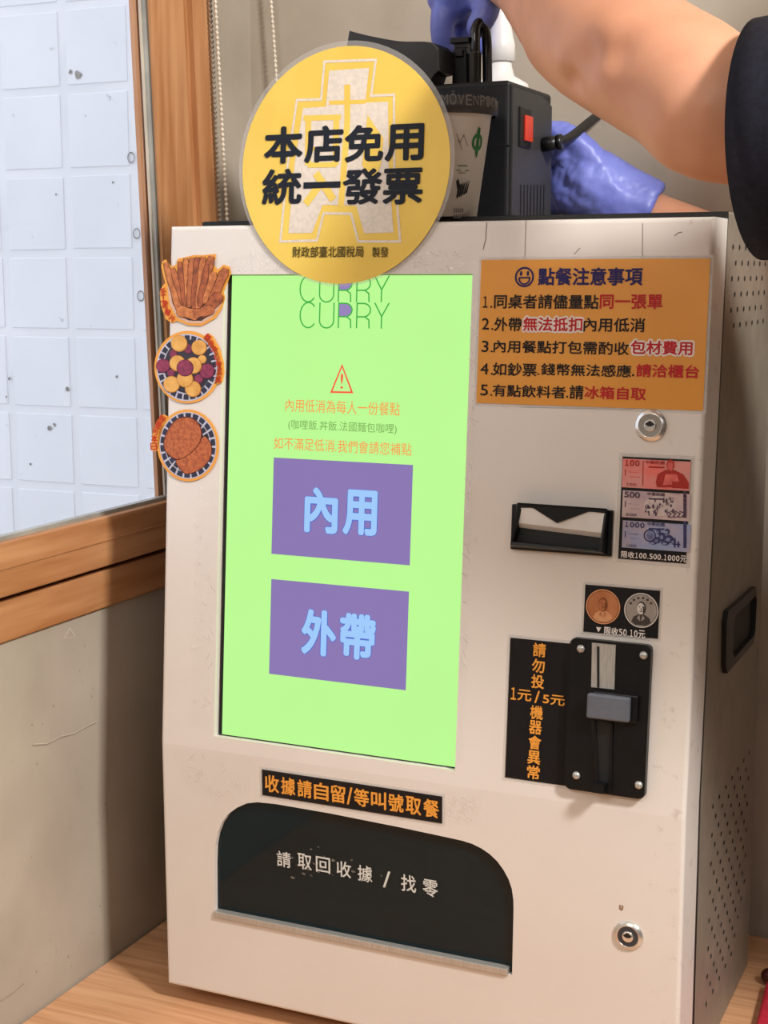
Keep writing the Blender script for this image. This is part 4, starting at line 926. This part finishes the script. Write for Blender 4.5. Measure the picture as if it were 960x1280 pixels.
# ------------------------------------------------------------------ PERSON
skin = mat('skin', (210, 153, 123), (193, 136, 106), rough=.5, scale=14, bump=.05, bscale=220, detail=6, spec=.35)
MATS['skin'].node_tree.nodes['Principled BSDF'].inputs['Subsurface Weight'].default_value = .12
MATS['skin'].node_tree.nodes['Principled BSDF'].inputs['Subsurface Radius'].default_value = (.012, .005, .003)
shirt_m = mat('black_shirt_cloth', (30, 30, 42), (24, 24, 34), rough=.85, scale=200, bump=.15, bscale=500, spec=.2)
glove_m = mat('blue_glove_rubber', (116, 126, 204), (100, 110, 190), rough=.42, scale=30, bump=.35, bscale=70, spec=.5)
per = thing('person', 'person in a loose black short sleeved top and blue gloves reaching over the machine', 'person', (.92, .04, Z0))
SH = Vector((.665, -.055, .735))
A_sl = at(930, 141, .907); A_el = at(757, 45, .985); A_f1 = at(700, 12, 1.07); A_f2 = at(657, -20, 1.17); A_wr = at(617, -42, 1.27)
b = MB(); N = 24
arm = [Vector((.78, -.03, .70)), SH, A_sl, at(860, 108, .925), at(800, 74, .95), A_el, at(728, 28, 1.03), A_f1, A_f2, A_wr, at(592, -30, 1.29)]
rad = [.062, .050, .0440, .0435, .0440, .0465, .0450, .036, .027, .026]
sp_ = spline(arm, 5); rr = []
for i in range(len(sp_)):
    t = i/5; k = min(int(t), len(rad)-2); f = t-k; rr.append(rad[k]*(1-f)+rad[k+1]*f if k < len(rad)-1 else rad[-1])
b.tube(sp_, rr, skin, N)
# elbow bone and the muscle ridges beside it
e1 = at(712, 92, 1.015); b.ball(e1-FWD*.022, .020, skin); b.ball(at(762, 62, .96)-FWD*.013, (.026, .02, .016), skin); b.ball(at(700, 40, 1.03)-FWD*.02, (.022, .022, .022), skin)
# torso, neck, head, legs
b.tube(spline([(.95, .06, -.02), (.94, .06, .1), (.92, .055, .3), (.90, .05, .5), (.87, .05, .66), (.85, .05, .735)], 4), [(.10, .155)]*4+[(.098, .15)]*4+[(.088, .135)]*4+[(.095, .15)]*4+[(.092, .165)]*4+[(.06, .11)], skin, 28, ell=(1, 0, 0))
b.tube(spline([(.86, .05, .70), (.835, .048, .80), (.81, .046, .88)], 4), .052, skin, 20)
hd = Vector((.785, .045, .955)); b.ball(hd, (.092, .075, .112), skin, 28, 20); b.ball(hd+Vector((-.045, 0, -.06)), (.048, .05, .055), skin)
b.ball(hd+Vector((-.098, 0, -.012)), (.014, .012, .018), skin); b.ball(hd+Vector((-.09, 0, .006)), (.012, .009, .024), skin)
for s_ in (-1, 1):
    b.ball(hd+Vector((.012, .076*s_, -.008)), (.016, .010, .03), skin); b.ball(hd+Vector((-.078, .032*s_, .022)), (.016, .022, .008), skin)
b.ball(hd+Vector((-.088, 0, -.052)), (.010, .024, .007), skin); b.ball(hd+Vector((-.086, 0, -.062)), (.010, .020, .008), skin)
# far arm, passing behind the cabinet
R_sh = Vector((.87, .20, .70)); wr2 = onY(806, 272, .309)
farm = [Vector((.88, .14, .66)), R_sh, Vector((.82, .250, .60)), Vector((.70, .280, .575)), Vector((.56, .300, .60)), Vector((.45, .303, .628)), wr2, onY(775, 255, .300)]
frd = [.06, .052, .044, .040, .0345, .033, .025, .024]
sp2 = spline(farm, 5); rr = []
for i in range(len(sp2)):
    t = i/5; k = min(int(t), len(frd)-2); f = min(1, t-k); rr.append(frd[k]*(1-f)+frd[k+1]*f)
b.tube(sp2, rr, skin, N)
for s_ in (-1, 1):
    b.tube(spline([(.95, .06+.075*s_, 0), (.945, .06+.085*s_, -.2), (.95, .06+.09*s_, -.4), (.955, .06+.09*s_, -.62), (.955, .06+.09*s_, -.675)], 4), [.088]*4+[.075]*4+[.055]*4+[.04]*5, skin, 18)
    b.tube([(1.0, .06+.09*s_, -.655), (.93, .06+.09*s_, -.662), (.83, .06+.092*s_, -.672)], [.032, .034, .018], skin, 14)
body = b.build('body', per); remesh(body, .0055, 8)
body.data.materials.clear(); body.data.materials.append(skin)
for p_ in body.data.polygons: p_.use_smooth = True
def dent(o, p, r, d):                                 # soft hollow (d<0) or swelling (d>0)
    for v in o.data.vertices:
        q_ = (v.co+off-p).length/r
        if q_ < 2: v.co += v.normal*d*math.exp(-q_*q_*2.2)
off = per.location.copy()*0
for px, py, dep, r, d in ((714, 98, 1.0, .016, -.0065), (742, 70, .96, .017, -.0045), (775, 66, .94, .017, -.0035), (705, 74, .98, .016, .0040), (752, 92, .95, .018, .0030), (760, 40, .94, .020, .0030), (668, 40, 1.08, .03, .002)):
    hit = min((v.co for v in body.data.vertices if v.normal.dot(FWD) < 0), key=lambda c: ((c-CAM)-ray(px, py)*((c-CAM).dot(FWD))).length + .0*(c-CAM).length)
    dent(body, hit.copy(), r, d)
body.data.update()
# face
b = MB(); ew = mat('eye_white', (232, 228, 224), rough=.2); eb = mat('eye_dark', (36, 24, 20), rough=.15)
for s_ in (-1, 1):
    b = MB(); b.ball(hd+Vector((-.072, .032*s_, .008)), .0115, ew); b.ball(hd+Vector((-.0815, .032*s_, .007)), (.003, .0058, .0058), eb); b.build('eye', per)
b = MB(); b.tube(spline([hd+Vector((-.094, -.022, -.056)), hd+Vector((-.099, 0, -.0555)), hd+Vector((-.094, .022, -.056))], 6), [.0022]+[.0042]*11+[.0022], mat('lips', (188, 108, 98), (176, 96, 88), rough=.45), 10); b.build('mouth', per)
b = MB(); hm = mat('black_hair', (28, 24, 24), (20, 17, 17), rough=.45, scale=120, stretch=(1, 1, .1), bump=.3)
b.ball(hd+Vector((.014, 0, .022)), (.098, .086, .108), hm, 26, 18); b.ball(hd+Vector((.055, 0, -.03)), (.058, .074, .075), hm); b.ball(hd+Vector((.10, 0, .03)), .034, hm)
for s_ in (-1, 1): b.ball(hd+Vector((-.070, .034*s_, .034)), (.008, .018, .0035), hm)
b.build('hair', per)
# shirt: torso + two loose sleeves
b = MB()
b.tube(spline([(.95, .06, -.05), (.94, .06, .1), (.92, .055, .3), (.90, .05, .5), (.872, .05, .66), (.852, .05, .752)], 4), [(.125, .18)]*4+[(.118, .17)]*4+[(.110, .158)]*4+[(.114, .165)]*4+[(.106, .175)]*4+[(.066, .10)], shirt_m, 32, ell=(1, 0, 0))
axis = (A_sl-SH).normalized()
s1 = at(912, 176, .905)
s_end = at(953, 176, .899); sl = [Vector((.86, -.075, .69)), Vector((.77, -.114, .70)), Vector((.68, -.120, .705)), s_end+Vector((.09, -.010, .003)), s_end]
b.tube(spline([(.87, .12, .67), (.865, .19, .685), (.825, .248, .60), (.765, .268, .58)], 4), [.085]*4+[.068]*4+[.056]*5, shirt_m, 24)
shirt = b.build('shirt', per); remesh(shirt, .006, 6)
for p_ in shirt.data.polygons: p_.use_smooth = True
shirt.data.materials.clear(); shirt.data.materials.append(shirt_m)
b = MB(); c_ = spline(sl, 6); n_ = len(c_)
pr_ = [.088, .084, .079, .0735, .0695]; out_r = []
for i in range(n_):
    t = i/6; k = min(int(t), 3); out_r.append(pr_[k]*(1-(t-k))+pr_[k+1]*(t-k))
b.tube(c_, out_r, shirt_m, 56, ell=(0, 0, 1), caps=False)
slv = b.build('sleeve', per, fix=False); slv['label'] = 'loose black short sleeve'
md = slv.modifiers.new('t', 'SOLIDIFY'); md.thickness = .003; md.offset = 0; bake(slv)
b = MB(); tr_m = mat('dark_trousers', (44, 46, 56), (36, 38, 46), rough=.85, scale=150)
b.tube([(.95, .06, .02), (.95, .06, -.10)], [(.118, .172), (.125, .18)], tr_m, 28, ell=(1, 0, 0))
for s_ in (-1, 1): b.tube(spline([(.95, .06+.08*s_, -.05), (.945, .06+.088*s_, -.25), (.95, .06+.09*s_, -.45), (.955, .06+.09*s_, -.655)], 4), [.098]*4+[.086]*4+[.072]*5, tr_m, 22)
tz = b.build('trousers', per); remesh(tz, .008, 3)
tz.data.materials.clear(); tz.data.materials.append(tr_m)
for s_ in (-1, 1):
    b = MB(); sm_ = mat('black_shoe', (30, 30, 32), rough=.5); b.tube(spline([(1.015, .06+.09*s_, -.655), (.95, .06+.09*s_, -.651), (.88, .06+.091*s_, -.659), (.80, .06+.092*s_, -.674)], 3), [.034]*3+[.04]*3+[.036]*3+[.022], sm_, 16); b.build('shoe', per)
# gloves
from mathutils import noise as mnoise
def glove(name, fingers, palm, label, crump=.0007):
    b = MB()
    for c, r, M in palm: b.ball(c, r, glove_m, 18, 12, M)
    for pts, rd in fingers:
        s_ = spline(pts, 5); n = len(s_); b.tube(s_, [rd[0]+(rd[1]-rd[0])*i/(n-1) for i in range(n)], glove_m, 12); b.ball(s_[-1], rd[1], glove_m, 12, 8)
    o = b.build(name, per); remesh(o, .0026, 3); o.data.materials.clear(); o.data.materials.append(glove_m); o['label'] = label
    for v in o.data.vertices:                          # wrinkles of the thin rubber
        c = v.co; k = mnoise.noise(Vector((c.x*38+c.z*60, c.y*30, c.z*22-c.x*14))); k2 = mnoise.noise(Vector((c.x*130-c.z*120, c.y*90+3, c.z*60+c.x*60)))
        v.co += v.normal*crump*((1-abs(k)*2.2)+.55*(1-abs(k2)*2))
    for p_ in o.data.polygons: p_.use_smooth = True
    return o
D = 1.285
glove('glove', [
    ([at(605, -34, 1.265), at(590, -26, 1.285), at(572, -12, 1.29)], (.031, .028)),
    ([at(563, -6, D), at(554, 22, D), at(554, 46, D+.004), at(559, 72, D+.012)], (.0115, .0092)),
    ([at(582, -2, D+.02), at(577, 28, D+.022), at(580, 52, D+.026), at(587, 74, D+.03)], (.0115, .0090)),
    ([at(600, 0, D+.045), at(598, 26, D+.05), at(599, 44, D+.055), at(602, 56, D+.055)], (.0112, .0088)),
    ([at(610, -8, D+.065), at(618, 4, D+.082), at(626, 16, D+.092), at(632, 26, D+.090)], (.0098, .0080)),
    ([at(606, -14, D-.015), at(609, 4, D-.020), at(604, 22, D-.022), at(597, 33, D-.018)], (.0125, .0095)),
], [(at(585, -14, D+.012), (.034, .030, .026), None), (at(566, -4, D), (.017, .015, .016), None), (at(595, -2, D+.03), (.024, .022, .018), None)], 'upper blue glove on the arm reaching over the machine')
GY = .288
g = lambda x, y, dy=0: onY(x, y, GY+dy)
glove('glove', [
    ([g(812, 268, .018), g(775, 250, .012), g(742, 228, .006)], (.030, .0300)),
    ([g(720, 205, -.004), g(700, 188, -.008), g(678, 190, -.012), g(662, 205, -.014)], (.0125, .0100)),
    ([g(715, 222, .002), g(692, 210, .002), g(670, 214, 0), g(654, 226, -.002)], (.0120, .0095)),
    ([g(715, 240, .006), g(692, 234, .010), g(668, 238, .012), g(652, 246, .012)], (.0118, .0090)),
    ([g(722, 254, .012), g(702, 254, .018), g(682, 256, .022), g(668, 260, .022)], (.0105, .0082)),
    ([g(742, 205, -.006), g(722, 182, -.010), g(704, 170, -.014), g(692, 166, -.016)], (.0135, .0100)),
], [(g(725, 228, .002), (.030, .020, .030), None), (g(745, 232, .004), (.026, .020, .026), None)], 'lower blue glove with a crumpled cuff behind the printer', .0016)

# ------------------------------------------------------------------ blind bead chain by the window
bead = mat('chain_bead', (226, 214, 196), (212, 200, 182), rough=.4, scale=60); beadd = mat('chain_bead_dark', (150, 138, 122), (132, 120, 104), rough=.5, scale=60)
def chain(p0, p1, m, label, r=.0019):
    p0, p1 = Vector(p0), Vector(p1); n = int((p1-p0).length/.0047); b = MB()
    for i in range(n+1): b.ball(p0.lerp(p1, i/n), (r, r, r*1.02), m, 8, 6)
    b.tube([p0, p1], .0008, m, 6)
    tag(b.build('bead_chain'), label, 'chain', 'bead chains of the window blind')
xa = XW+.014
a0, a1 = onX(267, -40, xa), onX(284, 277, xa); chain(a1+(a0-a1)*1.25, a1+(a1-a0)*.25, bead, 'pale bead chain hanging beside the window frame')
a0, a1 = onX(261, -40, XW+.006), onX(275, 277, XW+.006); chain(a1+(a0-a1)*1.25, a1+(a1-a0)*.25, beadd, 'darker bead chain hanging closest to the window frame')
a0, a1 = onY(336, -40, YB-.012), onY(345, 90, YB-.012); chain(a0, a1+(a1-a0)*1.5, bead, 'pale bead chain ending behind the round yellow notice')

# red pouch at the right of the counter
rc = mat('red_cloth', (196, 34, 56), (176, 24, 46), rough=.8, scale=180, bump=.3)
pz = thing('red_pouch', 'red cloth pouch with a dark bead on the counter right of the machine', 'pouch', (.56, .18, 0))
b = MB(); DESK = Frame((0, 0, 0), (1, 0, 0), (0, 1, 0))
pa = onX(0, 0, 1)
def onZ(px, py, z): d = ray(px, py); q_ = CAM + d*((z-CAM.z)/d.z); return (q_.x, q_.y)
e0, e1 = onZ(946, 1280, .006), onZ(957.5, 1232, .006)
dv = Vector(e1)-Vector(e0)
e2 = Vector(e0)-dv*1.2
b.prism(DESK, [tuple(e2), tuple(e1), (e1[0]+.05, e1[1]+.012), (e1[0]+.16, e1[1]-.02), (e1[0]+.17, e2[1]-.01), (e2[0]+.06, e2[1]-.015)], 0, .012, rc, .004, 3)
b.build('pouch_body', pz)
b = MB(); q_ = onZ(960, 1221, .007); b.ball((q_[0]+.001, q_[1], .0075), .0075, mat('dark_bead', (70, 24, 24), rough=.25)); b.build('bead', pz)
